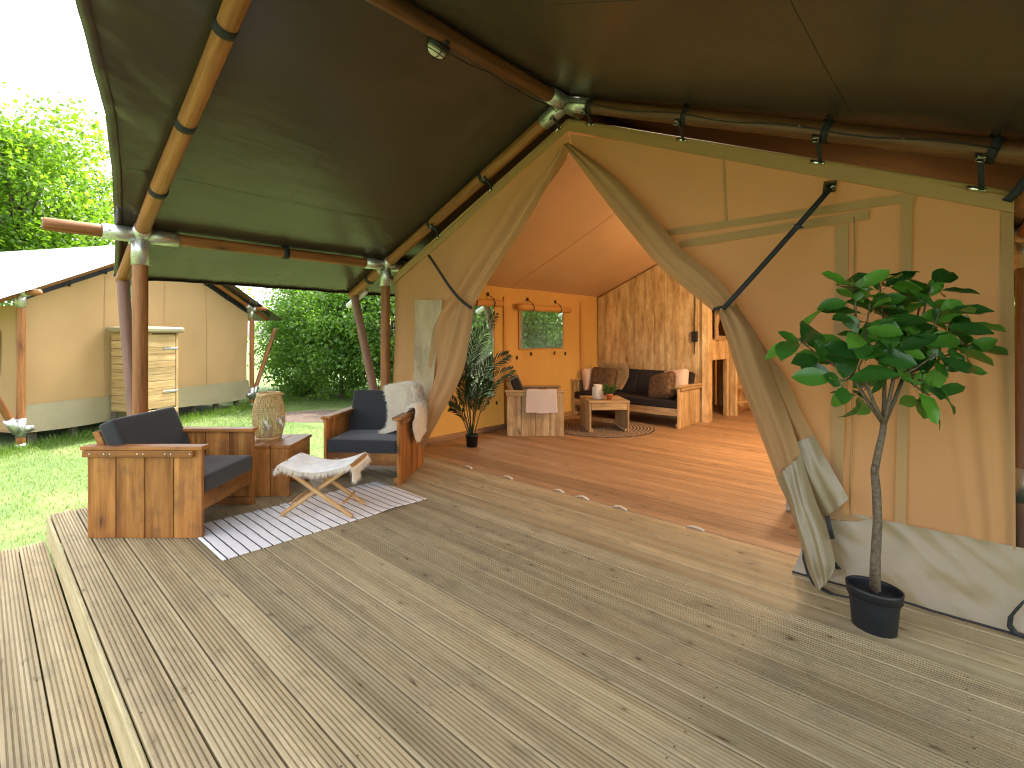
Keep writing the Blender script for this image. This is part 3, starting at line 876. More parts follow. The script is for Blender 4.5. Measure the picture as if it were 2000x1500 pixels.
# the tied-back right door: roll from the ridge to the tie, then two tails
rowsR = [(1106, 288, 1116, 282, 3.47), (1120, 305, 1140, 298, 3.46), (1178, 384, 1205, 346, 3.44), (1232, 452, 1268, 412, 3.42), (1290, 520, 1335, 488, 3.41),
         (1345, 568, 1394, 536, 3.41), (1388, 602, 1428, 574, 3.41), (1402, 618, 1440, 600, 3.41)]
obj('door_flap', loft(rowsR, .06, .03, 18, 60, .014, 2), 'canvas', tent)
rowsB = [(1412, 600, 1442, 594, 3.45), (1436, 655, 1486, 662, 3.44), (1470, 740, 1538, 738, 3.42), (1515, 830, 1568, 805, 3.40), (1535, 870, 1592, 848, 3.39)]
obj('door_flap', loft(rowsB, .05, .03, 18, 40, .012, 2), 'canvas', tent)
rowsBh = [(1535, 870, 1592, 848, 3.39), (1560, 915, 1615, 890, 3.38), (1585, 962, 1638, 932, 3.36), (1612, 1008, 1660, 972, 3.35)]
obj('flap_hem', loft(rowsBh, .05, .034, 18, 24, .010, 2, .008), 'hem', tent)
rowsA = [(1403, 602, 1438, 598, 3.40), (1417, 640, 1480, 650, 3.39), (1446, 735, 1516, 740, 3.37), (1482, 830, 1546, 818, 3.35), (1520, 930, 1568, 886, 3.33)]
obj('door_flap', loft(rowsA, .085, .04, 22, 50, .016, 2), 'canvas', tent)
rowsAh = [(1520, 930, 1568, 886, 3.33), (1544, 985, 1594, 965, 3.29), (1564, 1045, 1620, 1035, 3.24), (1582, 1105, 1634, 1092, 3.19), (1600, 1150, 1628, 1118, 3.15)]
obj('flap_hem', loft(rowsAh, .085, .044, 22, 36, .016, 2, .010), 'hem', tent)
# tie straps
def strap(pts, half, name='tie_strap', mat='black', w=None):
    mb = MB(); mb.strip(pts, half, .0018); return mb.build(name, mat, tent)
a, b = atY(1412, 604, 3.22), atY(1622, 368, 3.44)
st = strap([a.lerp(b, k / 6) + Vector((0, 0, -.006 * math.sin(math.pi * k / 6))) for k in range(7)], (b - a).cross(Vector((0, 1, 0))).normalized() * .016)
mb = MB(); mb.tube([b + Vector((.0, -.004, 0)), b + Vector((.012, -.004, .012)), b + Vector((.028, -.004, .006)), b + Vector((.02, -.004, -.014)), b + Vector((0, -.004, 0))], .003, 6); mb.build('snap_hook', 'chrome', tent)
mb = MB(); mb.boxm(box_mesh(.07, .07, .004, .001), frame(PRs(1622, 366) + Vector((0, -.003, 0)), (1, 0, -.1), z=(0, -1, 0))); mb.build('patch', 'band', tent)
mb = MB(); mb.boxm(box_mesh(.045, .022, .006, .001), frame(PRs(1626, 364) + Vector((0, -.010, 0)), (1, 0, -.1), z=(0, -1, 0))); mb.build('strap_anchor', 'black', tent)
q = atY(1560, 442, 3.36); mb = MB(); mb.add([q + Vector((-.03, 0, .02)), q + Vector((.035, -.002, -.01)), q + Vector((-.01, 0, -.02)), q + Vector((-.03, .004, .02)), q + Vector((.035, .002, -.01)), q + Vector((-.01, .004, -.02))], [[0, 2, 1], [3, 4, 5], [0, 1, 4, 3], [1, 2, 5, 4], [2, 0, 3, 5]])
mb.build('strap_tab', 'black', tent, smooth=False)
loopc = atY(1412, 604, 3.40)
mb = MB(); mb.strip([loopc + Vector((.05 * math.cos(t) , -.10 * math.sin(t) - .02, .012 * math.cos(t))) for t in np.linspace(-.3, 3.4, 14)], (.004, 0, .011), .002); mb.build('tie_strap', 'black', tent)
a, b = atY(918, 602, 3.26), atY(838, 500, 3.40)
strap([b.lerp(a, k / 10) + Vector((0, .02 * k / 10, -.10 * math.sin(math.pi * (k / 10) ** 1.4) * .6)) for k in range(11)], (.013, 0, .011))
mb = MB(); mb.boxm(box_mesh(.03, .03, .006, .001), frame(b, (1, 0, 0), z=(0, -1, 0))); mb.build('strap_anchor', 'black', tent)
# loose webbing by the right tail and at the far corner
w1 = [(1565, 1035), (1572, 1062), (1571, 1090), (1580, 1122), (1592, 1142), (1606, 1150)]
mb = MB(); mb.strip([atY(x, y, 3.16) for x, y in w1] + [gz(1625, 1160, .012), gz(1655, 1166, .01), gz(1700, 1172, .01)], (.010, .004, .004), .002); mb.build('webbing', 'black', tent)
w2 = [(2003, 1172), (1990, 1185), (1974, 1204), (1972, 1222), (1982, 1236), (2003, 1243)]
mb = MB(); mb.strip([atY(x, y, 3.26) for x, y in w2], (.009, .004, .006), .002); mb.build('webbing', 'black', tent)
for x, y, l in ((1618, 1030, 45), (1631, 1105, 14)):
    mb = MB(); mb.strip([atY(x - 3, y - l / 2, 3.17), atY(x + 8, y + l / 2, 3.17)], (.011, 0, .004), .002); mb.build('webbing', 'black', tent)
# ratchet straps from the rafter down to the front wall
for px in (1084, 952, 849, 1146, 1326, 1594, 1910):
    x = atY(px, 260, YT).x if px > 1100 else atY(px, {1084: 240, 952: 350, 849: 445}[px], YT).x
    d = Vector((1, 0, SL * (1 if x < XR else -1))).normalized()
    band((x - .06 * (1 if x < XR else -1), YT, zraf(x - .06 * (1 if x < XR else -1))), d, PR, .04)
    zt = zraf(x); zb = ztop(x) - .01
    mb = MB()
    loop = [Vector((x, YT + (PR + .005) * math.sin(t), zt + (PR + .005) * math.cos(t))) for t in np.linspace(.6, 2 * math.pi - 2.2, 14)]
    tail = [Vector((x + .008, YT - PR - .004, zt - .05)), Vector((x + .012, YW - .075, lerp(zt, zb, .7))), Vector((x + .014, YW - .045, zb - .012)), Vector((x + .014, YW + .0, zb + .012))]
    mb.strip(loop + tail, d * .012, .0015)
    sp = mb.build('ratchet_strap', 'black', tent)
    mb = MB(); mb.boxm(box_mesh(.034, .028, .010, .002), frame(Vector((x + .010, YT - PR - .010, zt - .075)), d, z=(0, -1, 0)))
    mb.build('buckle', 'chrome', sp)
    mb = MB(); mb.tube([Vector((x, YW - .035, zb)) - d * .045, Vector((x, YW - .035, zb)) + d * .035], .013, 10); mb.build('bar_end', 'chrome', sp)
q = Vector((CORR + .0, YW - .06, ztop(CORR) + .01))
mb = MB(); mb.strip([q + Vector((.10, 0, .16)), q + Vector((.05, -.01, .06)), q + Vector((.0, -.015, -.02)), q + Vector((-.03, -.01, -.05))], (.018, 0, -.010), .002); mb.build('corner_strap', 'black', tent)
q2 = Vector((CORL, YW - .03, ztop(CORL)))
mb = MB(); mb.strip([Vector((XR - HW, YT - .07, ZE + .03)), Vector((XR - HW + .02, YT - .075, ZE - .06)), q2 + Vector((-.01, -.03, .05)), q2 + Vector((.02, -.02, -.03))], (.014, 0, .004), .002); mb.build('corner_strap', 'black', tent)

# inner roof, side walls, back wall
def RF(s):
    def P(u, v):
        x = lerp(-2.555, TX0 - .03 if s < 0 else TX1 + .02, u); y = lerp(YW, TY1, v)
        z = ztop(x) - .02 - .035 * math.sin(math.pi * u) * (.5 + .5 * math.sin(v * 9)) 
        z += .012 * mnoise.noise((x * 2 + y * .7, y * .7 - x, 3)) 
        return Vector((x, y, z))
    return P
for s in (-1, 1): obj('inner_roof', grid_mesh('inner_roof', RF(s), 40, 80), 'canvas_roof', tent)
mb = MB(); mb.strip([RF(-1)(.02 + .96 * k / 30, lerp(.28, .30, k / 30)) + Vector((0, 0, -.004)) for k in range(31)], (0, .02, 0), .001); mb.build('roof_seam', 'canvas_roof', tent, smooth=False)
W1 = (4.62, 5.19, 0.50, 1.83); W2 = (5.74, 6.90, 1.19, 1.80)      # y0 y1 z0 z1 of the two side windows
def side_wall(X, holes, name):
    ys = sorted(set([YW, TY1] + [h[0] for h in holes] + [h[1] for h in holes] + list(np.linspace(YW, TY1, 40))))
    zt = ztop(X) - .02
    zs = sorted(set([0.0, zt] + [h[2] for h in holes] + [h[3] for h in holes] + list(np.linspace(0, zt, 16))))
    vs = [(X + .012 * mnoise.noise((y * 1.3, z * 1.1, X)) , y, z) for z in zs for y in ys]; n = len(ys)
    fs = []
    for j in range(len(zs) - 1):
        for i in range(n - 1):
            cy, cz = (ys[i] + ys[i + 1]) / 2, (zs[j] + zs[j + 1]) / 2
            if any(h[0] < cy < h[1] and h[2] < cz < h[3] for h in holes): continue
            a = j * n + i; fs.append([a, a + 1, a + n + 1, a + n])
    return obj('side_wall', mesh('side_wall', vs, fs, True), 'canvas_in', tent)
side_wall(TX0, (W1, W2), 'side_wall'); side_wall(TX1, (), 'side_wall').data.materials[0] = M['band']
vs = [(TX0, TY1, 0), (TX1, TY1, 0), (TX1, TY1, ztop(TX1)), (-2.555, TY1, 3.26), (TX0, TY1, ztop(TX0))]
obj('back_wall', mesh('back_wall', vs, [[0, 1, 2, 3, 4]]), 'canvas_in', tent)
for y0, y1, z0, z1 in (W1, W2):
    w = obj('window', mesh('window', *(lambda b: (b.v, b.f))((lambda b: (b.tube([(TX0 + .02, y0, z0), (TX0 + .02, y1, z0)], .008, 8), b.tube([(TX0 + .02, y0, z0), (TX0 + .02, y0, z1)], .008, 8), b.tube([(TX0 + .02, y1, z0), (TX0 + .02, y1, z1)], .008, 8), b)[-1])(MB()))), 'canvas_in', tent)
    obj('pane', mesh('pane', [(TX0 + .006, y0, z0), (TX0 + .006, y1, z0), (TX0 + .006, y1, z1), (TX0 + .006, y0, z1)], [[0, 1, 2, 3]]), 'pane', w)
    mb = MB(); mb.tube([(TX0 + .07 , lerp(y0 - .1, y1 + .1, k / 10), z1 + .05 + .006 * math.sin(k)) for k in range(11)], .05, 14); mb.build('rolled_blind', 'canvas_in', w)
    for t in (.2, .82):
        yy = lerp(y0, y1, t); mb = MB()
        mb.strip([(TX0 + .02, yy - .03, z1 + .17), (TX0 + .10, yy - .01, z1 + .12), (TX0 + .13, yy + .01, z1 + .05), (TX0 + .09, yy + .02, z1 - .01)], (0, .009, 0), .002)
        mb.boxm(box_mesh(.04, .05, .006), frame((TX0 + .02, yy - .03, z1 + .18), (0, 1, 0), z=(1, 0, 0)))
        mb.build('blind_tie', 'black', w)
    for yy, zz in ((y0 - .05, z0 - .13), (y1 + .05, z0 - .10), (lerp(y0, y1, .25), z0 - .08), (lerp(y0, y1, .78), z0 - .08)):
        mb = MB(); mb.boxm(box_mesh(.035, .055, .006), frame((TX0 + .018, yy, zz), (0, 1, 0), z=(1, 0, 0))); mb.build('fastener', 'black', w)
mb = MB(); mb.strip([(TX0 + .022, 7.45, lerp(0.05, 2.0, k / 8)) for k in range(9)], (0, .05, 0), .002); mb.build('wall_seam', 'canvas_in', tent, smooth=False)
mb = MB(); mb.strip([(TX0 + .022, 5.42, lerp(0.05, 2.0, k / 8)) for k in range(9)], (0, .03, 0), .002); mb.build('wall_seam', 'canvas_in', tent, smooth=False)
board('skirting', 'floor', tent, (TX0 + .03, 3.6, .035), (TX0 + .03, 7.9, .035), .03, .07)
# outer hem of the left side wall down to the ground
obj('side_skirt', grid_mesh('side_skirt', lambda u, v: Vector((TX0 - .02 - .05 * v + .01 * mnoise.noise((u * 30, v, 1)), lerp(3.55, TY1, u), lerp(.05, ZG + .04, v))), 60, 4), 'hem', tent)
# webbing tabs lying on the threshold
for x, y in ((914, 914), (992, 934), (1092, 961), (1138, 974), (1211, 994), (1359, 1034)):
    q = gz(x, y); l = rnd.uniform(.055, .07)
    mb = MB(); mb.strip([q + Vector((-l, 0, .004)), q + Vector((-l * .6, .0, .016)), q + Vector((0, .006, .024 * rnd.uniform(.6, 1))), q + Vector((l * .6, .0, .014)), q + Vector((l, .0, .004))], (0, .011, .003), .0015)
    mb.build('floor_tab', 'tab', tent)

# ================================================================== FURNITURE
def rotz(v, a): return Vector((v[0] * math.cos(a) - v[1] * math.sin(a), v[0] * math.sin(a) + v[1] * math.cos(a), v[2] if len(v) > 2 else 0))
def seat_unit(name, label, cat, loc, rz, w, wood_m, cush_m, nseat=1, group=None, split=True, tilt=20):
    """box-sided lounge seat: local +Y is the front, origin at the centre of its footprint"""
    t = thing(name, label, cat, loc, rz, group)
    Mt = WM[t.name]
    def T(p): return Mt @ Vector(p)
    def D(v): return Mt.to_3x3() @ Vector(v)
    def bd(nm, a, b, ww, tt, up, mat=wood_m, c=0.003): return board(nm, mat, t, T(a), T(b), ww, tt, D(up), c)
    d, H = 0.80, 0.64
    bw = d / 4
    for s in (-1, 1):
        xs = s * (w / 2 - .014)
        for k in range(4):
            y = -d / 2 + bw * (k + .5)
            bd('side_board', (xs, y, 0.001), (xs, y, H - .030), bw - .006, .027, (1, 0, 0))
        bd('arm_cap', (s * (w / 2 - .022), -d / 2 - .03, H - .014), (s * (w / 2 - .022), d / 2 + .012, H - .014), .092, .027, (0, 0, 1), c=.004)
        rail = bd('arm_batten', (s * (w / 2 + .014), -d / 2 - .012, H - .052), (s * (w / 2 + .014), d / 2 - .05, H - .052), .026, .045, (0, 0, 1))
        for y in (-.36, -.26, -.22, -.03, 0.01, .16, .2, .33):
            mb = MB(); mb.tube([T((s * (w / 2 + .026), y, H - .052)), T((s * (w / 2 + .0285), y, H - .052))], .0055, 8); mb.build('screw', 'chrome', rail)
        bd('inner_cleat', (s * (w / 2 - .044), -d / 2 + .02, .045), (s * (w / 2 - .044), d / 2 - .02, .045), .03, .055, (0, 0, 1))
    iw = w - .056
    bd('seat_apron', (-iw / 2, d / 2 - .03, .24), (iw / 2, d / 2 - .03, .24), .028, .115, (0, 0, 1))
    bd('seat_slat', (-iw / 2, d / 2 - .10, .285), (iw / 2, d / 2 - .10, .285), .12, .022, (0, 0, 1))
    bd('seat_slat', (-iw / 2, 0.02, .275), (iw / 2, .02, .275), .30, .022, (0, 0, 1))
    bd('back_apron', (-iw / 2, -d / 2 + .12, .24), (iw / 2, -d / 2 + .12, .24), .028, .115, (0, 0, 1))
    # reclined back: frame boards and cushion
    ta = R(tilt)
    up = Vector((0, -math.sin(ta), math.cos(ta))); nf = Vector((0, math.cos(ta), math.sin(ta)))
    b0 = Vector((0, -d / 2 + .235, .40))
    for k in range(3):
        c = b0 + up * (.06 + .13 * k) - nf * .045
        bd('back_board', (-iw / 2 + .005, c.y, c.z), (iw / 2 - .005, c.y, c.z), .12, .025, nf)
    for s in (-1, 1):
        c0 = b0 + up * (-.06) - nf * .075; c1 = b0 + up * .39 - nf * .075
        bd('back_post', (s * (iw / 2 - .05), c0.y, c0.z), (s * (iw / 2 - .05), c1.y, c1.z), .06, .03, nf)
    n = nseat
    for k in range(n):
        cw = (iw - .006) / n; xc = -iw / 2 + .003 + cw * (k + .5)
        Ms = Mt @ Matrix.Translation((xc, .065, .357))
        obj('seat_cushion', cushion_mesh(round(cw - .004, 3), .66, .12, .012), cush_m, t, Ms)
        cc = b0 + up * .205 + nf * .035
        Mb = Mt @ Matrix.Translation((xc, cc.y, cc.z)) @ Matrix.Rotation(-(R(90) - ta) + R(180), 4, 'X')
        obj('back_cushion', cushion_mesh(round(cw - .004, 3), .43, .12, .010), cush_m, t, Mb)
    return t
def dir_angle(front): return math.atan2(front[1], front[0]) - math.pi / 2
F1 = Vector((.7375, .675, 0)); S1 = Vector((-.675, .7375, 0))
W_CH = 0.70
c1 = Vector((-4.175, .78, 0)) + S1 * (W_CH / 2)
seat_unit('armchair', 'stained timber armchair with its plank side on the striped rug corner, slanted charcoal back cushion', 'armchair', c1, dir_angle(F1), W_CH, 'brown', 'cushion', group='timber armchairs', tilt=24)
F2 = Vector((.60, -.80, 0)).normalized(); S2 = Vector((-F2.y, F2.x, 0))       # S2: to the chair's left
c2f = (gz(632, 944) + gz(780, 951)) / 2
seat2 = c2f - F2 * .40
seat_unit('armchair', 'stained timber armchair with white sheepskin thrown over one arm', 'armchair', seat2, dir_angle(F2), .74, 'brown', 'cushion', group='timber armchairs', tilt=18)
c3 = (gz(990, 852) + gz(1102, 852)) / 2 + S1 * (W_CH / 2)
seat_unit('armchair', 'pale scaffold wood armchair inside the tent with a folded throw over its arm', 'armchair', c3, dir_angle(F1), W_CH, 'scaffold', 'cushion_in', group='timber armchairs', tilt=24)
sofa_c = Vector((-4.14, 7.52, 0))
seat_unit('sofa', 'pale scaffold wood sofa with black cushions against the plank partition', 'sofa', sofa_c, math.pi, 1.94, 'scaffold', 'cushion_in', nseat=2, tilt=18)

def slab_table(name, label, loc, rz, lx, ly, h, wood_m, nb, group=None, npan=2, inset=0.0):
    """table of a plank top on two plank end panels; ends at +-X"""
    t = thing(name, label, 'table', loc, rz, group); Mt = WM[t.name]
    T = lambda p: Mt @ Vector(p); D = lambda v: Mt.to_3x3() @ Vector(v)
    bw = ly / nb
    for k in range(nb):
        y = -ly / 2 + bw * (k + .5)
        board('top_board', wood_m, t, T((-lx / 2, y, h - .014)), T((lx / 2, y, h - .014)), bw - .005, .028, D((0, 0, 1)))
    for s in (-1, 1):
        pw = (ly - .03) / npan
        for k in range(npan):
            y = -ly / 2 + .015 + pw * (k + .5)
            board('end_board', wood_m, t, T((s * (lx / 2 - .022), y, .001)), T((s * (lx / 2 - .022), y, h - .029)), pw - .005, .027, D((1, 0, 0)))
        board('floor_cleat', wood_m, t, T((s * (lx / 2 - .052), -ly / 2 + .03, .028)), T((s * (lx / 2 - .052), ly / 2 - .03, .028)), .03, .045, D((0, 0, 1)))
        board('side_rail', wood_m, t, T((-lx / 2 + .04, s * (ly / 2 - .03), h - .08)), T((lx / 2 - .04, s * (ly / 2 - .03), h - .08)), .027, .10, D((0, 0, 1)))
    return t
# outdoor side table: its near plank end faces the deck
fr = gz(565, 970); bk = gz(604, 940)
dv = (bk - fr).normalized(); dl = .50
ux = Vector((dv.y, -dv.x, 0))                                            # along the visible end, towards the rug
tc = fr - ux * .25 + dv * .25
slab_table('side_table', 'dark stained timber side table between the two outdoor armchairs, lantern and glasses on it', tc, math.atan2(dv.y, dv.x), .50, .52, .446, 'brown', 3, npan=3)
TBZ = .446
# coffee table in the tent
ca = gz(1153, 847); cb = gz(1228, 846)
du = (cb - ca).normalized(); dn = Vector((-du.y, du.x, 0))
cl = .60
slab_table('coffee_table', 'pale scaffold wood coffee table standing on the round braided rug', (ca + cb) / 2 + dn * .33 + Vector((0, 0, .012)), math.atan2(du.y, du.x), cl, .68, .452, 'scaffold', 3, npan=2)
ctc = (ca + cb) / 2 + dn * .33; CTZ = .464

# rugs
t = []
RX0, RX1, RY0, RY1 = -4.17, -3.40, 1.03, 2.61
def PRug(u, v):
    x = lerp(RX0, RX1, u) ; y = lerp(RY0, RY1, v)
    z = .007 + .004 * max(0, mnoise.noise((x * 3, y * 4, 0))) + (.010 * max(0, (u - .9) / .1) ** 2 * max(0, math.sin(y * 9)) if v > .6 else 0)
    return Vector((x - (RX0 + RX1) / 2, y - (RY0 + RY1) / 2, z))
rm = grid_mesh('striped_rug', PRug, 30, 60)
o = obj('striped_rug', rm, 'rug', None, Matrix.Translation(((RX0 + RX1) / 2, (RY0 + RY1) / 2, 0)))
sm = o.modifiers.new('thickness', 'SOLIDIFY'); sm.thickness = .006; sm.offset = -1
tag(o, 'white flat-woven rug with thin black stripes on the deck', 'rug')
mb = MB(); mb.lathe([(0.0001, .012), (.30, .012), (.60, .012), (.78, .012), (.80, .007), (.80, .001), (.7, .0005)], 72)
o = mb.build('round_rug', 'jute', None, Matrix.Translation((-4.12, 6.47, .001)))
tag(o, 'round brown braided rug under the coffee table', 'rug')

# rattan lantern on the side table
lz = TBZ
lp = gz(525, 856, lz)
lan = thing('rattan_lantern', 'tall woven rattan lantern standing on the side table', 'lantern', lp)
def lr(z):  # radius profile, height .42
    t = z / .40
    return .135 * (math.sin(math.pi * (0.20 + 0.62 * min(1, max(0, t)))) ** .55) if t < 1 else .1
prof_z = [0.0, .03, .08, .14, .2, .26, .32, .36, .385, .40]
mb = MB()
for k in range(22):
    a = 2 * math.pi * k / 22
    for off in (-.07, .07):
        mb.tube([(lr(z) * math.cos(a + off), lr(z) * math.sin(a + off), z + .005) for z in np.linspace(0, .40, 14)], .0028, 4, False)
for z in np.linspace(.015, .39, 22):
    r = lr(z) * 1.012
    mb.tube([(r * math.cos(q), r * math.sin(q), z + .005 + .002 * math.sin(q * 11)) for q in np.linspace(0, 2 * math.pi, 45)], .0028, 4, False)
for sgn in (-1, 1):
    for k in range(22):
        a = 2 * math.pi * (k + .5) / 22
        mb.tube([(lr(z) * 1.02 * math.cos(a + sgn * z * 3.6), lr(z) * 1.02 * math.sin(a + sgn * z * 3.6), z + .005) for z in np.linspace(0, .39, 16)], .0022, 4, False)
o = mb.build('weave', 'rattan', lan, Matrix.Translation(lp)); 
for r, z, w in ((lr(.40), .408, .008), (lr(.40) * .98, .42, .008), (lr(0.0), .006, .008), (lr(0.02), .016, .006)):
    mb = MB(); mb.tube([(r * math.cos(q), r * math.sin(q), z) for q in np.linspace(0, 2 * math.pi, 40)], w, 8, False)
    mb.build('rim', 'rattan', lan, Matrix.Translation(lp))
mb = MB(); mb.strip([(.125 * math.cos(q), .125 * math.sin(q), .415 + .012 * math.cos(q * 2)) for q in np.linspace(-.9, 2.4, 20)], (0, 0, .010), .004); mb.build('handle', 'rattan', lan, Matrix.Translation(lp))
mb = MB(); mb.lathe([(.045, .012), (.05, .02), (.05, .16), (.046, .16), (.046, .022), (.001, .022)], 24); mb.build('candle_glass', 'glass', lan, Matrix.Translation(lp))
mb = MB(); mb.lathe([(.034, .024), (.034, .12), (.001, .122)], 20); mb.build('candle', 'ceramic', lan, Matrix.Translation(lp))
# wine glasses
def wine(px, py, lab):
    p = gz(px, py, TBZ + .001)
    mb = MB()
    mb.lathe([(.001, .0), (.036, .0), (.036, .002), (.012, .006), (.0045, .012), (.004, .05), (.0042, .095), (.012, .103), (.034, .120), (.043, .145), (.043, .165), (.036, .195), (.031, .222), (.0295, .222),
              (.0345, .194), (.0415, .165), (.0415, .146), (.033, .122), (.011, .106), (.001, .104)], 28)
    o = mb.build('wine_glass', 'glass', None, Matrix.Translation(p)); tag(o, lab, 'glass', 'wine glasses on the side table')
wine(521, 864, 'clear stemmed wine glass by the joint between two side table boards')
wine(549, 860, 'clear stemmed wine glass near the side table edge facing the sheepskin chair')

# folding stool with a hide seat
sa, sb_ = gz(545, 1012), gz(697, 1012); sc_, sd_ = gz(572, 990), gz(715, 986)
ctr = (sa + sb_ + sc_ + sd_) / 4
ex = (sb_ - sa); wl = ex.length; ex.normalize(); ey = Vector((-ex.y, ex.x, 0))
stool = thing('folding_stool', 'folding crossed-leg teak stool with shaggy white hide seat on the striped rug', 'stool', ctr, math.atan2(ex.y, ex.x))
hs = wl / 2; dp = .145; SH = .405; tw = .265
def SP(x, y, z): return ctr + ex * x + ey * y + Vector((0, 0, z))
for y in (-dp, dp):
    for s in (-1, 1):
        yy = y + (.016 * s)
        pole('leg', 'teak', stool, SP(-s * (hs - .02), yy, .022), SP(s * tw, yy, SH - .005), .0165, n=12)
for s in (-1, 1):
    pole('seat_rail', 'teak', stool, SP(s * tw, -dp - .06, SH), SP(s * tw, dp + .06, SH), .021, n=14)
    pole('stretcher', 'teak', stool, SP(s * (hs - .10), -dp, .115), SP(s * (hs - .10), dp, .115), .010, n=10)
pole('pivot', 'teak', stool, SP(0, -dp - .02, SH / 2 - .0), SP(0, dp + .02, SH / 2), .009, n=10)
def PHide(u, v):
    x = lerp(-tw - .03, tw + .03, u); y = lerp(-dp - .055, dp + .055, v)
    e = max(0, (abs(x) - tw) / .03)
    z = SH + .024 - .045 * (1 - (x / tw) ** 2 if abs(x) < tw else 0) - .05 * e * e
    y *= 1 + .05 * math.sin(u * 7) ; z -= .018 * (abs(2 * v - 1)) ** 3 * math.sin(math.pi * u)
    z += .006 * mnoise.noise((x * 8, y * 8, 1))
    return SP(x, y, z)
hm = grid_mesh('hide_seat', PHide, 40, 24)
ho = obj('hide_seat', hm, 'hide', stool)
edge = []
for k in range(2600):
    u = rnd.random(); v = rnd.choice((0.0, 0.005, .995, 1.0)) if rnd.random() < .72 else rnd.random()
    if v not in (0.0, .005, .995, 1.0): u = rnd.choice((0.0, 1.0))
    outn = (ey * (1 if v > .5 else -1) if v in (0.0, .005, .995, 1.0) else ex * (1 if u > .5 else -1))
    edge.append((PHide(u, v), outn * .35 + Vector((0, 0, -.75))))
obj('hide_fringe', hairs(edge, .048, .0013, .28, .5, 4), 'wool', ho)
tuft = [(PHide(1.0, rnd.uniform(0, .35)) + Vector((0, 0, rnd.uniform(-.05, 0))), Vector((ex.x * .15, ex.y * .15, -1))) for _ in range(700)]
obj('hide_fringe', hairs(tuft, .06, .0014, .2, .5, 8), 'wool', ho)

# sheepskin over the second chair
M2 = Matrix.Translation(seat2) @ Matrix.Rotation(dir_angle(F2), 4, 'Z')
side = 1 if (M2.to_3x3() @ Vector((1, 0, 0))).dot(Vector((.735, .678, 0))) > 0 else -1    # the arm on the tent side
def sm01(t): t = max(0.0, min(1.0, t)); return t * t * (3 - 2 * t)
def PSk(u, v):
    """u: from the seat over the arm and down outside; v: from the seat front to over the backrest"""
    y = lerp(.13, -.40, v)
    B = .440 + .42 * max(0.0, min(1.0, (-.040 - y) / .135))      # seat, then up the back cushion
    lump = .03 * math.sin(v * 13 + 1) + .02 * math.sin(v * 23)
    wid = .27 * math.sin(math.pi * min(1, .14 + .84 * v)) ** .6 + lump - .06 * math.exp(-((v - .40) / .14) ** 2)
    drop = .36 * math.sin(math.pi * min(1, .10 + .86 * v)) ** .6 + .03 * math.sin(v * 9)
    if u < .5:
        t = u / .5; x = lerp(.30 - wid, .325, t); z = B + (max(B, .60) - B) * sm01((x - .27) / .06)
        z -= .03 * (1 - t) ** 6
    elif u < .68:
        t = (u - .5) / .18; x = lerp(.325, .418, t); z = lerp(max(B, .60), .668, sm01(t * 1.6))
    else:
        t = (u - .68) / .32; x = .418 + .022 * math.sin(math.pi * min(1, t + .2)) ; z = .668 - drop * t
    return M2 @ Vector((side * x, y + .02 * math.sin(u * 8), z + .020 + .012 * mnoise.noise((u * 5, v * 5, 2)))) + (M2.to_3x3() @ Vector((0, .6, .8))) * (.03 * mnoise.noise((u * 4.3 + 9, v * 5.1, 6)) * (u < .6))
skm = grid_mesh('sheepskin', PSk, 36, 48)
sk = thing('sheepskin', 'fluffy white sheepskin draped over the arm and back of an outdoor armchair', 'sheepskin', M2 @ Vector((side * .3, -.1, .44)))
obj('pelt', skm, 'woolbase', sk)
cen = M2 @ Vector((side * .22, .15, .35))
M2i = M2.inverted()
def outw(p, n):
    q = M2i @ p; ref = M2.to_3x3() @ (Vector((side, .1, .35)) if side * q.x > .41 else Vector((0, .6, .8)))
    return n if n.dot(ref) > 0 else -n
smp = [(p, outw(p, n)) for p, n in sample_mesh(skm, 26000, seed=9)]
obj('fleece', hairs(smp, .038, .0018, .5, .10, 11), 'wool', sk)

# ================================================================== PLANTS
def leaf_mesh(l, w, bend, seed, nu=6, pet=.18):
    r = random.Random(seed); vs, fs = [], []
    for i in range(nu + 1):
        t = i / nu
        wd = w * (math.sin(math.pi * min(1, t ** 1.12)) ** .62) + .0008
        x = l * (pet + (1 - pet) * t); z = -bend * l * t * t + .02 * l * math.sin(t * 6 + seed)
        cup = .22 * wd
        wave = .004 * math.sin(t * 14 + seed)
        vs += [(x, -wd, z + cup + wave), (x, -wd * .5, z + cup * .25), (x, 0, z - .001), (x, wd * .5, z + cup * .25), (x, wd, z + cup - wave)]
    for i in range(nu):
        for k in range(4):
            a = 5 * i + k; fs.append([a, a + 5, a + 6, a + 1])
    # petiole
    o = len(vs); vs += [(0, -.0018, 0), (0, .0018, 0), (l * pet, .0018, 0), (l * pet, -.0018, 0)]; fs.append([o, o + 3, o + 2, o + 1])
    return mesh('leaf', vs, fs, True)
LEAF = []
for k in range(5):
    me = leaf_mesh(rnd.uniform(.185, .215), rnd.uniform(.042, .052), rnd.uniform(.02, .25), k); me.materials.append(M['leaf_fig']); LEAF.append(me)
pb = gz(1708, 1222)
PD = 2.36                                                   # depth of the trunk from the camera
fwd = Vector((-.678, .735, 0)); rgt = Vector((.735, .678, 0))
def atd(px, py, d): return Vector((0, 0, CAMH)) + fwd * d + rgt * (d * (px - CXP) / FPX) + Vector((0, 0, d * (HZ - py) / FPX))
fig = thing('potted_tree', 'small broad-leaved artificial tree in an oval black pot against the tent front', 'potted plant', (pb.x, pb.y, 0))
pc = (gz(1665, 1212) + gz(1752, 1238)) / 2 
pc = atd(1707, 1200, PD); pc.z = 0
MP = Matrix.Translation(pc) @ Matrix.Rotation(R(-14), 4, 'Z') @ Matrix.Diagonal((.87, .87, .94, 1))
mb = MB()
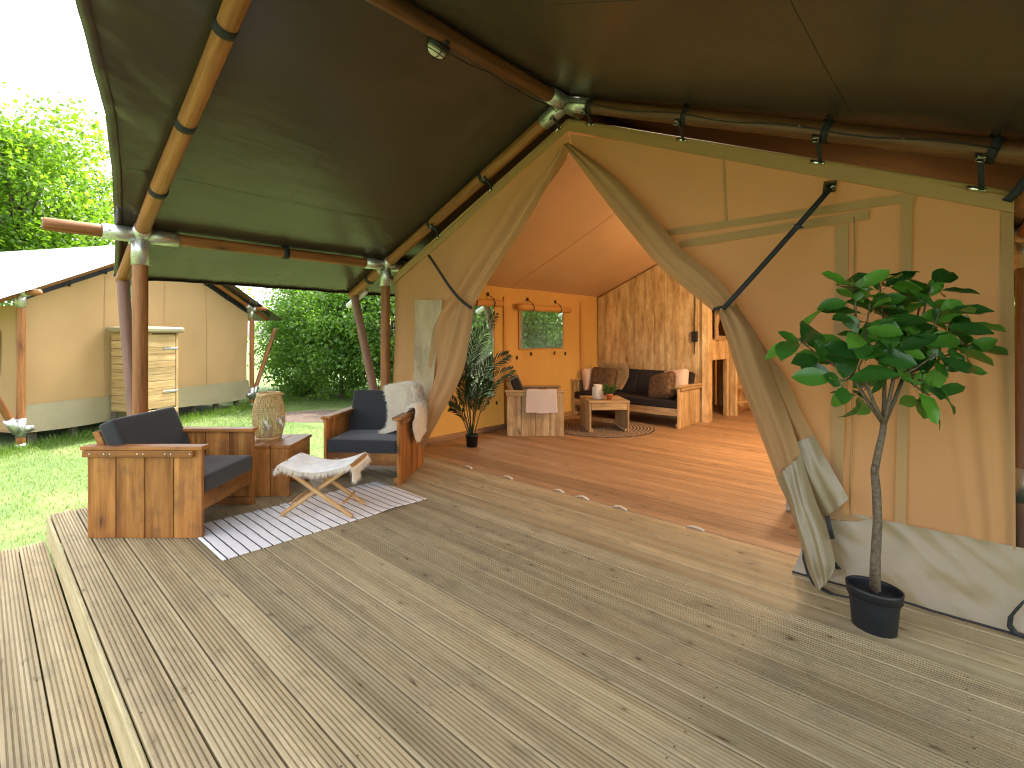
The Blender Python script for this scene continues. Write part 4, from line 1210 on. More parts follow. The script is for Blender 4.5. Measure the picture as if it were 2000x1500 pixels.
mb.lathe([(.001, .004), (.100, .004), (.102, .0), (.105, .004), (.118, .14), (.119, .16), (.131, .163), (.135, .20), (.135, .213), (.129, .213), (.126, .20), (.123, .15)], 40, 1.0, .80)
mb.build('pot', 'pot', fig, MP)
mb = MB(); mb.lathe([(.001, .178), (.06, .180), (.126, .176)], 40, 1.0, .80); mb.build('potting_surface', 'soil', fig, MP)
trunk_px = [(1709, 1152, 2.36), (1710, 1090, 2.36), (1714, 1020, 2.36), (1712, 960, 2.355), (1708, 920, 2.35), (1716, 880, 2.35), (1724, 846, 2.35), (1726, 828, 2.35)]
mb = MB(); tp = [atd(*q) for q in trunk_px]
mb.tube(tp[:1] + tp, [.030, .024, .021, .019, .0185, .0165, .0155, .014, .013], 12)
mb.tube([atd(1710, 930, 2.35), atd(1706, 910, 2.33)], [.012, .009], 8)
mb.build('trunk', 'greenbark', fig)
tips = [(1670, 566, 2.30), (1717, 546, 2.42), (1819, 556, 2.30), (1556, 660, 2.38), (1678, 630, 2.22), (1741, 606, 2.46), (1800, 580, 2.42), (1797, 655, 2.20), (1640, 742, 2.28),
        (1805, 742, 2.28), (1872, 632, 2.36), (1888, 672, 2.42), (1858, 712, 2.30), (1640, 700, 2.46), (1604, 694, 2.34), (1690, 690, 2.18), (1745, 680, 2.12), (1835, 610, 2.22), (1700, 590, 2.3),
        (1815, 772, 2.36), (1680, 770, 2.40), (1735, 720, 2.48), (1770, 700, 2.3), (1780, 620, 2.30), (1850, 660, 2.42), (1722, 650, 2.34), (1667, 660, 2.42), (1830, 690, 2.20)]
base = tp[-1]
subs = [atd(1690, 745, 2.32), atd(1728, 730, 2.40), atd(1745, 740, 2.28), atd(1765, 735, 2.36), atd(1665, 735, 2.36)]
mb = MB()
for s_ in subs: mb.tube([base, base.lerp(s_, .5) + Vector((0, 0, -.01)), s_], [.0115, .009, .0075], 8)
r = random.Random(21)
for q in tips:
    p = atd(*q); s_ = min(subs, key=lambda c: (c - p).length * (1 if c.z < p.z + .02 else 3))
    mb.tube([s_, s_.lerp(p, .55) + Vector((r.gauss(0, .012), r.gauss(0, .012), -.01)), p], [.006, .0048, .003], 6)
    nl = r.randint(6, 7)
    ax = ((p - s_).normalized() * .6 + Vector((0, 0, .55))).normalized()
    a0 = r.random() * 6.28
    for k in range(nl):
        an = a0 + k * 2.4 + r.gauss(0, .25)
        u = ax.orthogonal().normalized(); w = ax.cross(u)
        el = r.uniform(-.1, .8) if k < nl - 1 else 1.25
        d = (u * math.cos(an) + w * math.sin(an)) * math.cos(el) + ax * math.sin(el)
        d = (d + Vector((0, 0, -.02))).normalized()
        sc = r.uniform(.68, 1.06) * (.7 if k == nl - 1 else 1)
        Ml = frame(p - ax * .012 * k, d, z=(ax * .5 - fwd * r.uniform(.2, 1.1) + Vector((r.gauss(0, .3), r.gauss(0, .3), .3)))) @ Matrix.Diagonal((sc, sc, sc, 1))
        obj('leaf', LEAF[r.randrange(5)], None, fig, Ml)
mb.build('branches', 'greenbark', fig)

# palm in the tent
pp = gz(922, 872)
palm = thing('potted_palm', 'dark feathery palm in a small black pot beside the left door flap', 'potted plant', pp)
mb = MB(); mb.lathe([(.001, .0), (.068, .0), (.078, .13), (.084, .132), (.085, .155), (.079, .155), (.075, .13)], 28); mb.build('pot', 'pot', palm, Matrix.Translation(pp))
mb = MB(); mb.lathe([(.001, .135), (.076, .133)], 24); mb.build('potting_surface', 'soil', palm, Matrix.Translation(pp))
pdp = (pp - Vector((0, 0, 0))).dot(fwd)
fronds = [((922, 855), (918, 780), (925, 690), (968, 612), 0.0), ((920, 855), (930, 790), (955, 720), (992, 692), -.1), ((925, 855), (940, 800), (965, 745), (1000, 722), .12),
          ((920, 855), (905, 790), (908, 730), (930, 640), .12), ((918, 855), (896, 800), (880, 780), (872, 778), -.15), ((920, 855), (912, 800), (905, 760), (912, 740), -.25),
          ((922, 855), (930, 800), (938, 770), (955, 745), -.3), ((921, 855), (915, 790), (905, 730), (892, 705), .1), ((920, 855), (908, 820), (892, 800), (880, 795), .2),
          ((922, 855), (925, 800), (930, 745), (960, 700), .25)]
for fi, fr_ in enumerate(fronds):
    dz = fr_[4]; pts = [atd(q[0], q[1], pdp + dz * (k / 3.0)) for k, q in enumerate(fr_[:4])]
    mb = MB(); vs, fs = [], []
    rach = [Vector(curve_at([tuple(p) for p in pts], k / 30)) for k in range(31)]
    mb.tube(rach[:], [lerp(.008, .0015, k / 30) for k in range(31)], 5)
    ln = sum((rach[k + 1] - rach[k]).length for k in range(30))
    nl = int(18 + 12 * ln)
    rr = random.Random(fi)
    for k in range(nl):
        t = .30 + .70 * k / nl
        i = min(29, int(t * 30)); p = rach[i].lerp(rach[i + 1], t * 30 - i); tg = (rach[i + 1] - rach[i]).normalized()
        sd = tg.cross(fwd + Vector((rr.gauss(0, .1), 0, .1 * dz))).normalized()
        L_ = (.19 * math.sin(math.pi * (.15 + .8 * (t - .3) / .7)) + .03) * min(1, ln / .8)
        for s in (-1, 1):
            d = (tg * .95 + sd * s * .62 + Vector((rr.gauss(0, .07), rr.gauss(0, .07), rr.gauss(0, .05)))).normalized()
            e = p + d * L_ + Vector((0, 0, -.05 * L_ * 3)); mdd = p + d * L_ * .5
            n = d.cross(fwd).normalized() * .0075
            o = len(vs); vs += [p, mdd + n, e, mdd - n]; fs += [[o, o + 1, o + 2, o + 3]]
    mb.add(vs, fs)
    mb.build('frond', 'leaf_palm', palm, smooth=False)

# ================================================================== THINGS IN THE TENT
def slab(name, label, cat, mat, l, w, t, Mw, puff=.03, e=.03, group=None, fur=None, nf=5000):
    me = cushion_mesh(l, w, t, puff, e).copy()
    if fur:
        th = thing(name, label, cat, Mw.translation, 0, group)
        obj('cover', me, mat, th, Mw)
        obj('fur', hairs(sample_mesh(me, nf, seed=int(l * 1000)), .028, .0016, .4, .25, 5), fur, th, Mw)
        return th
    o = obj(name, me, mat, None, Mw); tag(o, label, cat, group); return o
def pil(x, y, z, rz, rx, ry=0): return Matrix.Translation((x, y, z)) @ Matrix.Rotation(R(rz), 4, 'Z') @ Matrix.Rotation(R(rx), 4, 'X') @ Matrix.Rotation(R(ry), 4, 'Z')
slab('cushion', 'plain blush cushion leaning in the sofa corner next to the cream sheepskin', 'cushion', 'pink', .40, .40, .10, pil(-4.90, 7.45, .62, 62, 72), .05, .03, 'sofa cushions')
slab('fur_cushion', 'brown fur cushion resting on the cream sheepskin on the sofa', 'cushion', 'brownfur', .44, .42, .10, pil(-4.66, 7.40, .62, 8, 68), .05, .03, 'sofa cushions', 'brownfur', 9000)
slab('fur_cushion', 'tilted brown fur cushion leaning on the blush cushion at the sofa end', 'cushion', 'brownfur', .42, .40, .10, pil(-3.55, 7.36, .60, -18, 62, 20), .05, .03, 'sofa cushions', 'brownfur', 9000)
slab('cushion', 'blush cushion half hidden behind the tilted brown fur cushion on the sofa', 'cushion', 'pink', .42, .40, .10, pil(-3.42, 7.56, .66, -10, 68, 10), .05, .03, 'sofa cushions')
def PSk2(u, v):
    x = lerp(-4.86, -4.30, u); k = lerp(0, 1, v)
    y, z = curve_at([(7.50, .46), (7.60, .64), (7.66, .80), (7.70, .87), (7.76, .88), (7.82, .80)], k)
    x += .05 * math.sin(v * 7) + (.08 * (v - .4) if u > .5 else 0)
    return Vector((x, y - .05, z + .02 + .012 * mnoise.noise((u * 6, v * 6, 3))))
s2 = grid_mesh('sheepskin', PSk2, 20, 16)
sk2 = thing('sheepskin', 'cream sheepskin hanging over the sofa back behind a brown fur cushion', 'sheepskin', (-4.55, 7.6, .45))
obj('pelt', s2, 'creamfur', sk2)
obj('fleece', hairs([(p, n if n.y < 0.3 else -n) for p, n in sample_mesh(s2, 9000, seed=4)], .045, .0022, .4, .3, 6), 'creamfur', sk2)
# throw over the indoor armchair's near arm
M3 = Matrix.Translation(c3) @ Matrix.Rotation(dir_angle(F1), 4, 'Z')
s3 = 1 if (M3.to_3x3() @ Vector((1, 0, 0))).dot(S1) < 0 else -1
def PTh(u, v):
    y = lerp(-.13, .30, u) + .012 * math.sin(v * 5 + u * 2)
    q = curve_at([(.22, .47), (.29, .56), (.305, .645), (.315, .655), (.36, .657), (.39, .65), (.400, .60), (.404, .50), (.408, .40), (.410, .33)], v)
    return M3 @ Vector((s3 * (q[0] + .006 * math.sin(u * 11 + v * 3) * max(0, v - .5)), y, q[1] + .004 * math.sin(u * 9)))
th = obj('throw_blanket', grid_mesh('throw_blanket', PTh, 30, 40), 'blanket'); tag(th, 'pale folded throw blanket over the arm of the indoor armchair', 'blanket')
sm = th.modifiers.new('thickness', 'SOLIDIFY'); sm.thickness = .012; sm.offset = 1
# jar lantern and flower pot on the coffee table
jp = gz(1168, 779, CTZ + .001)
jar = thing('jar_lantern', 'cream ceramic jar lantern with wire handle on the coffee table', 'lantern', jp)
mb = MB(); mb.lathe([(.001, .0), (.07, .0), (.082, .01), (.085, .05), (.085, .15), (.078, .175), (.06, .195), (.066, .205), (.066, .212), (.058, .212), (.055, .195), (.07, .17), (.076, .05), (.001, .012)], 30); mb.build('jar', 'ceramic', jar, Matrix.Translation(jp))
mb = MB(); mb.tube([jp + rgt * (.086 * math.cos(t)) + fwd * (-.02 - .03 * math.sin(t)) + Vector((0, 0, .175 - .075 * math.sin(t))) for t in np.linspace(0, math.pi, 16)], .003, 6); mb.build('handle', 'ceramic', jar)
fp = gz(1190, 781, CTZ + .001)
fl = thing('flower_pot', 'small terracotta pot of green sprigs on the coffee table', 'potted plant', fp)
mb = MB(); mb.lathe([(.001, 0), (.036, 0), (.046, .07), (.052, .072), (.053, .092), (.047, .092), (.044, .07)], 24); mb.build('pot', 'terracotta', fl, Matrix.Translation(fp))
mb = MB(); r = random.Random(5); vs, fs = [], []
for k in range(60):
    a, e = r.random() * 6.28, r.uniform(.5, 1.4); d = Vector((math.cos(a) * math.cos(e), math.sin(a) * math.cos(e), math.sin(e))); l = r.uniform(.08, .16)
    p0 = fp + Vector((r.gauss(0, .015), r.gauss(0, .015), .08)); mb.tube([p0, p0 + d * l], [.0015, .0008], 3, False)
    for q in range(14):
        p = p0 + d * l * r.uniform(.35, 1.05); dd = (d + Vector((r.gauss(0, .8), r.gauss(0, .8), r.gauss(0, .6)))).normalized(); n = dd.orthogonal().normalized() * .006; o = len(vs)
        vs += [p, p + dd * .012 + n, p + dd * .026, p + dd * .012 - n]; fs.append([o, o + 1, o + 2, o + 3])
mb.add(vs, fs); mb.build('sprigs', 'leaf_hedge', fl, smooth=False)

# plank partition: each board cut to the roof slope
YP, XPE = 7.98, -3.08
part = thing('plank_partition', 'blotchy varnished plank partition behind the sofa', 'partition', (-4.1, YP, 0))
def prism(poly, t):
    n = len(poly); vs = [(x, y, -t / 2) for x, y in poly] + [(x, y, t / 2) for x, y in poly]
    fs = [list(range(n))[::-1], [n + i for i in range(n)]] + [[i, (i + 1) % n, (i + 1) % n + n, i + n] for i in range(n)]
    return mesh('plank', vs, fs)
x = TX0 + .03
while x < XPE - .02:
    w = min(.19, XPE - x); g = .002
    za, zb = ztop(x) - .06, ztop(x + w) - .06
    me = prism([(0, g), (za, g), (zb, w - g), (0, w - g)], .022)
    Mw = Matrix(((0, 1, 0, x), (0, 0, -1, YP + rnd.uniform(-.0015, .0015)), (1, 0, 0, 0), (0, 0, 0, 1)))
    obj('plank', me, 'partition', part, Mw); x += w
board('corner_post', 'partition', part, (XPE - .01, YP - .03, 0), (XPE - .01, YP - .03, ztop(XPE) - .1), .11, .03, (0, -1, 0))
y = YP + .012
k = 0
while y < TY1 - .05:
    w = .19
    Mw = lambda z0: Matrix(((0, 0, 1, XPE), (0, 1, 0, y), (1, 0, 0, z0), (0, 0, 0, 1)))
    zt = ztop(XPE) - .06
    inlow = 8.10 < y + w / 2 < 8.92
    z0 = 1.0 if inlow else 0.0
    if inlow and 8.25 < y + w / 2:
        obj('plank', prism([(0, .002), (.34, .002), (.34, w - .002), (0, w - .002)], .022), 'partition', part, Mw(1.0))
        obj('plank', prism([(0, .002), (zt - 1.9, .002), (zt - 1.9, w - .002), (0, w - .002)], .022), 'partition', part, Mw(1.9))
    else:
        obj('plank', prism([(0, .002), (zt - z0, .002), (zt - z0, w - .002), (0, w - .002)], .022), 'partition', part, Mw(z0))
    y += w
y = YP + .03
while y < TY1 - .1:
    obj('bunk_plank', prism([(0, .002), (1.98, .002), (1.98, .188), (0, .188)], .022), 'partition', part, Matrix(((0, 0, 1, -3.75), (0, 1, 0, y), (1, 0, 0, 0), (0, 0, 0, 1)))); y += .19
x = -3.72
while x < -1.9:
    obj('bunk_plank', prism([(0, .002), (2.2, .002), (2.2, .188), (0, .188)], .022), 'partition', part, Matrix(((0, 1, 0, x), (0, 0, -1, 10.15), (1, 0, 0, 0), (0, 0, 0, 1)))); x += .19
board('bunk_base', 'partition', part, (-3.70, 9.1, 1.16), (-3.10, 9.1, 1.16), 2.1, .03)
board('bunk_roof', 'partition', part, (-3.73, 9.1, 2.0), (-3.10, 9.1, 2.0), 2.1, .03)
# carved edge of the bunk opening
pl = [(1.33, 8.28), (1.33, 8.72), (1.40, 8.72), (1.40, 8.40), (1.55, 8.36), (1.68, 8.42), (1.76, 8.40), (1.85, 8.40), (1.85, 8.28)]
obj('bunk_edge', prism([(z, yy - 8.28) for z, yy in pl], .03), 'scaffold', part, Matrix(((0, 0, 1, XPE + .028), (0, 1, 0, 8.28), (1, 0, 0, 0), (0, 0, 0, 1))))
lad = thing('bunk_ladder', 'rough timber bunk ladder beside the low partition doorway', 'ladder', (-3.0, 8.98, 0))
for px, zt in ((1418, 1.06), (1433, .98)):
    q = gz(px, 812); board('rail', 'partition', lad, (q.x, q.y, 0), (q.x, q.y, zt + .05), .08 if px < 1430 else .12, .045, (-.4, -1, 0))
qa, qb = gz(1436, 811), gz(1456, 806)
for zz in (.22, .5, .78): board('rung', 'partition', lad, (qa.x, qa.y + .03, zz), (qb.x + .15, qb.y + .10, zz), .09, .03)
board('rail', 'partition', lad, (qb.x + .12, qb.y + .12, 0), (qb.x + .12, qb.y + .12, 1.1), .08, .045, (-.4, -1, 0))
# sled-footed bench, mostly behind the right flap
q = gz(1533, 995)
ben = thing('bench', 'grey timber bench foot showing behind the right door flap', 'bench', (q.x + .5, q.y, 0))
for dy in (0, .26):
    for xx in (0.04, .98): pass
board('foot', 'greyboard', ben, (q.x + .06, q.y - .02, .06), (q.x + .06, q.y + .42, .06), .10, .12, c=.008)
board('foot', 'greyboard', ben, (q.x + .98, q.y - .02, .06), (q.x + .98, q.y + .42, .06), .10, .12, c=.008)
for xx in (.06, .98): board('leg', 'greyboard', ben, (q.x + xx, q.y + .2, .121), (q.x + xx, q.y + .2, .42), .09, .12, (0, 1, 0))
for dy in (.02, .2, .38): board('seat_board', 'greyboard', ben, (q.x + .02, q.y + dy, .436), (q.x + 1.02, q.y + dy, .436), .17, .03)
# power cable with an inline switch box on the partition
cab = thing('wall_cable', 'black cable with inline junction box hanging on the plank partition', 'cable', atY(1357, 640, YP - .03))
def wp(px, py, o=.02): 
    p = atY(px, py, YP - .012 - o); return p
mb = MB(); mb.tube([wp(1357, 575, .008), wp(1358, 600, .008), wp(1356, 625, .012), wp(1357, 648, .016)], .006, 8); mb.build('cord', 'plastic_dark', cab)
mb = MB(); mb.tube([wp(1357, 666, .016), wp(1356, 692, .012)], [.008, .005], 8); mb.build('plug_tail', 'plastic_dark', cab)
a, b = wp(1357, 647, .022), wp(1357, 667, .022); mb = MB(); mb.boxm(box_mesh((b - a).length, .095, .045, .006), frame((a + b) / 2, b - a, z=(0, -1, 0))); mb.build('switch_box', 'plastic_dark', cab, smooth=False)
# bulkhead lamp under the ridge pole, unlit, with its cable
lampc = Vector((XR - .075, 2.10, ZR - .05))
bl = thing('bulkhead_lamp', 'unlit caged oval bulkhead lamp strapped under the canopy ridge pole', 'lamp', lampc)
dL = Vector((-.55, -.10, -.82)).normalized(); ML = frame(lampc, dL, z=(0, 1, 0))      # local X points out of the lens, local Z along the pole
def ell(r1, r2, x, n=28): return [Vector((x, r1 * math.sin(t), r2 * math.cos(t))) for t in np.linspace(0, 2 * math.pi, n)]
mb = MB(); 
def ellring(mb, prof, n=28):
    vs, fs = [], []
    for x, r1, r2 in prof:
        for k in range(n):
            t = 2 * math.pi * k / n; vs.append((x, r1 * math.sin(t), r2 * math.cos(t)))
    for i in range(len(prof) - 1):
        for k in range(n): fs.append([i * n + k, i * n + (k + 1) % n, (i + 1) * n + (k + 1) % n, (i + 1) * n + k])
    mb.add(vs, fs)
ellring(mb, [(-.03, .001, .001), (-.03, .06, .085), (.012, .06, .085), (.012, .052, .076)]); mb.build('base', 'plastic_dark', bl, ML)
mb = MB(); ellring(mb, [(.008, .052, .076), (.035, .050, .073), (.055, .040, .060), (.066, .02, .034), (.069, .001, .001)]); mb.build('lens', 'ceramic', bl, ML)
for r1, r2, x in ((.058, .082, .020), (.055, .078, .042)):
    mb = MB(); mb.tube(ell(r1, r2, x), .0032, 6, False); mb.build('cage_bar', 'plastic_dark', bl, ML)
mb = MB(); mb.tube([(.012, .06 * math.cos(t), 0) if False else (.012 + .066 * math.sin(t), .058 * math.cos(t), 0) for t in np.linspace(0, math.pi, 14)], .0032, 6); mb.build('cage_bar', 'plastic_dark', bl, ML)
mb = MB(); mb.tube([(.012 + .066 * math.sin(t), 0, .082 * math.cos(t)) for t in np.linspace(0, math.pi, 14)], .0032, 6); mb.build('cage_bar', 'plastic_dark', bl, ML)
mb = MB(); mb.strip([Vector((XR, 2.1, ZR)) + Vector((math.cos(t) * .064, 0, math.sin(t) * .064)) for t in np.linspace(2.2, 5.2, 12)], (0, .02, 0), .002); mb.build('mount_strap', 'plastic_dark', bl)
pcab = thing('lamp_cable', 'thin black cable clipped along the ridge pole and the tent rafter', 'cable', (XR, 2.8, ZR - .06))
pts = [Vector((XR - .075, 2.18, ZR - .055))]
for k in range(1, 14):
    yy = lerp(2.18, YT - .05, k / 13); pts.append(Vector((XR - .055 - .010 * math.sin(k), yy, ZR - .055 - .014 * abs(math.sin(k * .8)))))
for k in range(0, 22):
    xx = lerp(XR + .08, XR + HW - .1, k / 21); pts.append(Vector((xx, YT - PR - .012 - .006 * (k < 3), zraf(xx) + .012 * math.sin(k * 1.05) - .012)))
mb = MB(); mb.tube(pts, .0042, 6); mb.build('cord', 'plastic_dark', pcab)
for k in range(2, 20, 4):
    xx = lerp(XR + .08, XR + HW - .1, k / 21); mb = MB(); mb.boxm(box_mesh(.012, .012, .008, .001), Matrix.Translation((xx, YT - PR - .014, zraf(xx) + .012 * math.sin(k * 1.05) - .012))); mb.build('clip', 'chrome', pcab)
# lit pendant lamps inside (they stand behind the right half of the tent front and make the canvas glow)
def pendant(p, watts, lab, shade=False):
    t = thing('pendant_lamp', lab, 'lamp', p, 0, 'pendant lamps inside the tent'); p = Vector(p)
    mb = MB(); mb.tube([p + Vector((0, 0, .1)), Vector((p.x, p.y, ztop(p.x) - .04))], .004, 6); mb.build('cord', 'plastic_dark', t)
    mb = MB(); mb.lathe([(.022, .06), (.024, .11), (.012, .13), (.001, .13)], 16); mb.build('socket', 'plastic_dark', t, Matrix.Translation(p))
    mb = MB(); mb.lathe([(.001, .0), (.012, .004), (.022, .018), (.024, .03), (.02, .048), (.014, .062)], 20); mb.build('bulb', 'bulb', t, Matrix.Translation(p))
    if shade:
        mb = MB(); mb.lathe([(.03, .125), (.05, .12), (.16, -.04), (.157, -.04), (.047, .117)], 32); mb.build('shade', 'plastic_dark', t, Matrix.Translation(p))  # unseen cone added to aim the lamplight down and off the deck
    l = bpy.data.lights.new('pendant_light', 'POINT'); l.energy = watts; l.color = (1.0, .72, .44); l.shadow_soft_size = .16
    o = bpy.data.objects.new('lamp_light', l); C.objects.link(o); o.parent = t; o.matrix_basis = Matrix.Translation((0, 0, .02 if shade else -.10)); l.shadow_soft_size = .03 if shade else .16
pendant((-1.45, 5.6, 2.05), 27, 'lit pendant with added dark cone shade, out of view near the tent front', True)
pendant((-1.1, 6.75, 2.20), 36, 'lit bare bulb pendant deeper in the tent by the right wall')

# ================================================================== THE NEIGHBOURING TENT
NP0 = Vector((-11.28, .47, 0)); NP1 = Vector((-13.63, 4.82, 0))
NW = (NP1 - NP0); NL = NW.length; NW.normalize(); NN = Vector((NW.y, -NW.x, 0))
def NPt(s, o, z): return NP0 + NW * s + NN * o + Vector((0, 0, z))
NZE, NZR, NC = 2.10, 3.28, NL / 2
nslope = (NZR - NZE) / NC
nt_ = thing('safari_tent', 'neighbouring tan canvas tent with a white roof standing on the lawn', 'tent', NP0 + Vector((0, 0, ZG)))
def nz(s): return NZR - nslope * abs(s - NC)
def pn(u, v):
    s = lerp(.06, NL - .06, u); z = lerp(.24, nz(s) - .16, v); p = NPt(s, -.10, z)
    return p + NN * (.03 * mnoise.noise((s * 1.2, z * .8, 4)) + .014 * mnoise.noise((s * 4, z * 1.3, 9)) + .03 * math.sin(math.pi * u))
obj('gable_wall', grid_mesh('gable_wall', pn, 60, 30), 'canvas_n', nt_)
for u in (.27, .52, .74):
    mb = MB(); mb.strip([pn(u, .01 + .97 * k / 12) + NN * .006 for k in range(13)], NW * .018, .0015); mb.build('wall_seam', 'canvas_n', nt_, smooth=False)
def pnh(u, v):
    s = lerp(.04, NL - .04, u); z = lerp(.26, -.19, v) - .03 * math.sin(u * 9) * v
    return NPt(s, -.07 + .05 * v + .03 * v * mnoise.noise((s * 3, z * 2, 1)) + .03 * math.sin(math.pi * u), z)
obj('hem', grid_mesh('hem', pnh, 60, 8), 'hem_n', nt_)
def pns(u, v):
    o = lerp(-.08, -7.5, u); z = lerp(-.2, NZE - .2, v); return NPt(.05 + .02 * mnoise.noise((o, z, 2)), o, z)
obj('side_wall', grid_mesh('side_wall', pns, 40, 12), 'canvas_n', nt_)
mb = MB(); mb.boxm(box_mesh(1.0, .75, .01), frame(NPt(.03, -1.05, 1.12), NN, z=-NW)); 
wo = mb.build('window', 'plastic_dark', nt_, smooth=False); wo['label'] = 'dark window in the side wall'
for sgn in (-1, 1):
    def pr(u, v, sgn=sgn):
        a = u * (NC + .78); o = lerp(.34, -7.8, v)
        return NPt(NC + sgn * a, o, NZR + .09 - nslope * a - .02 * math.sin(math.pi * u) + .006 * mnoise.noise((a * 3, o * 3, 0)))
    obj('roof', grid_mesh('roof', pr, 24, 30), 'whiteroof' if sgn < 0 else 'canopy', nt_)
    if sgn < 0: pass
    ee = NC + sgn * NC
    pole('post', 'pole', nt_, NPt(ee, 0, ZG - .03), NPt(ee, 0, NZE - .05), PR)
    pole('rafter', 'pole', nt_, NPt(NC, 0, NZR), NPt(ee + sgn * .55, 0, nz(ee + sgn * .55)), PR * .9)
    pole('purlin', 'pole', nt_, NPt(ee, .42, NZE), NPt(ee, -7.5, NZE), PR * .85)
    a, b = NPt(ee + sgn * .80, 0, .62), NPt(ee + sgn * .04, 0, -.16)
    pole('brace', 'pole', nt_, NPt(ee + sgn * .85, 0, nz(ee + sgn * .85) - .1), b, PR * .9)
    mb = MB(); c = NPt(ee, 0, NZE)
    sleeve(mb, c, (0, 0, -1), .24); sleeve(mb, c, NN, .16); sleeve(mb, c, -NN, .16); sleeve(mb, c, NW * -sgn + Vector((0, 0, nslope)), .2); mb.build('connector', 'steel', nt_)
    mb = MB(); sleeve(mb, NPt(ee, 0, -.24), (0, 0, 1), .3); sleeve(mb, b, NW * sgn * .5 + Vector((0, 0, .9)), .26); sleeve(mb, NPt(ee, 0, -.12), NW * -sgn, .16, .05); mb.build('connector', 'steel', nt_)
    mb = MB(); sleeve(mb, NPt(ee, 0, ZG - .02), (0, 0, 1), .09); mb.build('post_shoe', 'steel', nt_)
    # straps under the roof edge
    for t in (.2, .45, .7):
        s_ = lerp(NC, ee, t); mb = MB(); mb.strip([NPt(s_, .0, nz(s_) - .04), NPt(s_, -.06, nz(s_) - .18)], NW * .02, .003); mb.build('strap', 'black', nt_)
mb = MB()
mb.strip([NPt(NC - .0 + 0, .02, NZR), NPt(NC, .02, NZR - .02)], NW * .02, .003)
for s in np.arange(.25, NL, .62):
    board('floor_stub', 'joist', nt_, NPt(s, -.16, ZG - .02), NPt(s, -.16, -.18), .09, .09, NN)
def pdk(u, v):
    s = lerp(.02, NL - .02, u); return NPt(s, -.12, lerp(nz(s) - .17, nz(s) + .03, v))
obj('gable_gap_shade', grid_mesh('gable_gap_shade', pdk, 20, 2), 'black', nt_)  # black sheet standing in for the shade between wall top and roof
obj('underfloor', mesh('underfloor', [NPt(.05, -.2, -.17), NPt(NL, -.2, -.17), NPt(NL, -7.4, -.17), NPt(.05, -7.4, -.17)], [[0, 1, 2, 3]]), 'joist', nt_)

# wooden cabinet on its gable wall
cbn = thing('wooden_cabinet', 'pale horizontal-board cabinet with hinged door against the neighbouring tent', 'cabinet', NPt(1.8, .3, -.03))
s0, s1, d0, d1, z0, z1 = 1.40, 2.20, .04, .68, -.03, 1.46
nb = 10; bh = (z1 - z0) / nb
for k in range(nb):
    zc = z0 + bh * (k + .5)
    board('side_board', 'boxwood', cbn, NPt(s0, d0, zc), NPt(s0, d1 - .05, zc), bh - .008, .022, NW)
    board('side_board', 'boxwood', cbn, NPt(s1, d0, zc), NPt(s1, d1 - .05, zc), bh - .008, .022, NW)
    if 0: pass
for s in (s0, s1):
    board('corner_post', 'boxwood', cbn, NPt(s, d1 - .02, z0 - .1), NPt(s, d1 - .02, z1), .05, .05, NN)
    board('leg', 'joist', cbn, NPt(s, d1 - .04, ZG - .02), NPt(s, d1 - .04, z0 - .101), .08, .08, NN)
    board('leg', 'joist', cbn, NPt(s, d0 + .06, ZG - .02), NPt(s, d0 + .06, z0 - .02), .08, .08, NN)
Mdoor = NPt((s0 + s1) / 2, d1, 0)
door = thing('door', 'x', 'x') if False else None
dr = board('door', 'boxwood', cbn, NPt(s0 + .05, d1 - .03, (z0 + z1) / 2), NPt(s1 - .05, d1 - .03, (z0 + z1) / 2), z1 - z0 - .06, .018, NN)
for k in range(11):
    zc = z0 + .03 + (z1 - z0 - .06) * (k + .5) / 11
    board('door_board', 'boxwood', dr, NPt(s0 + .04, d1 - .006, zc), NPt(s1 - .04, d1 - .006, zc), (z1 - z0 - .06) / 11 - .006, .022, NN)
for zc in (.30, 1.15): board('hinge', 'steel', dr, NPt(s1 - .30, d1 + .012, zc), NPt(s1 - .0, d1 + .012, zc), .035, .006, NN)
board('latch', 'steel', dr, NPt(s0 + .02, d1 + .014, .82), NPt(s0 + .12, d1 + .014, .82), .04, .006, NN)
board('base_rail', 'boxwood', cbn, NPt(s0, d1 - .01, z0 - .05), NPt(s1, d1 - .01, z0 - .05), .04, .09, (0, 0, 1))
mb = MB(); mb.boxm(cushion_mesh(.98, .80, .10, .02, .03), frame(NPt((s0 + s1) / 2, .38, z1 + .055), NW)); mb.build('cover', 'hem_n', cbn)

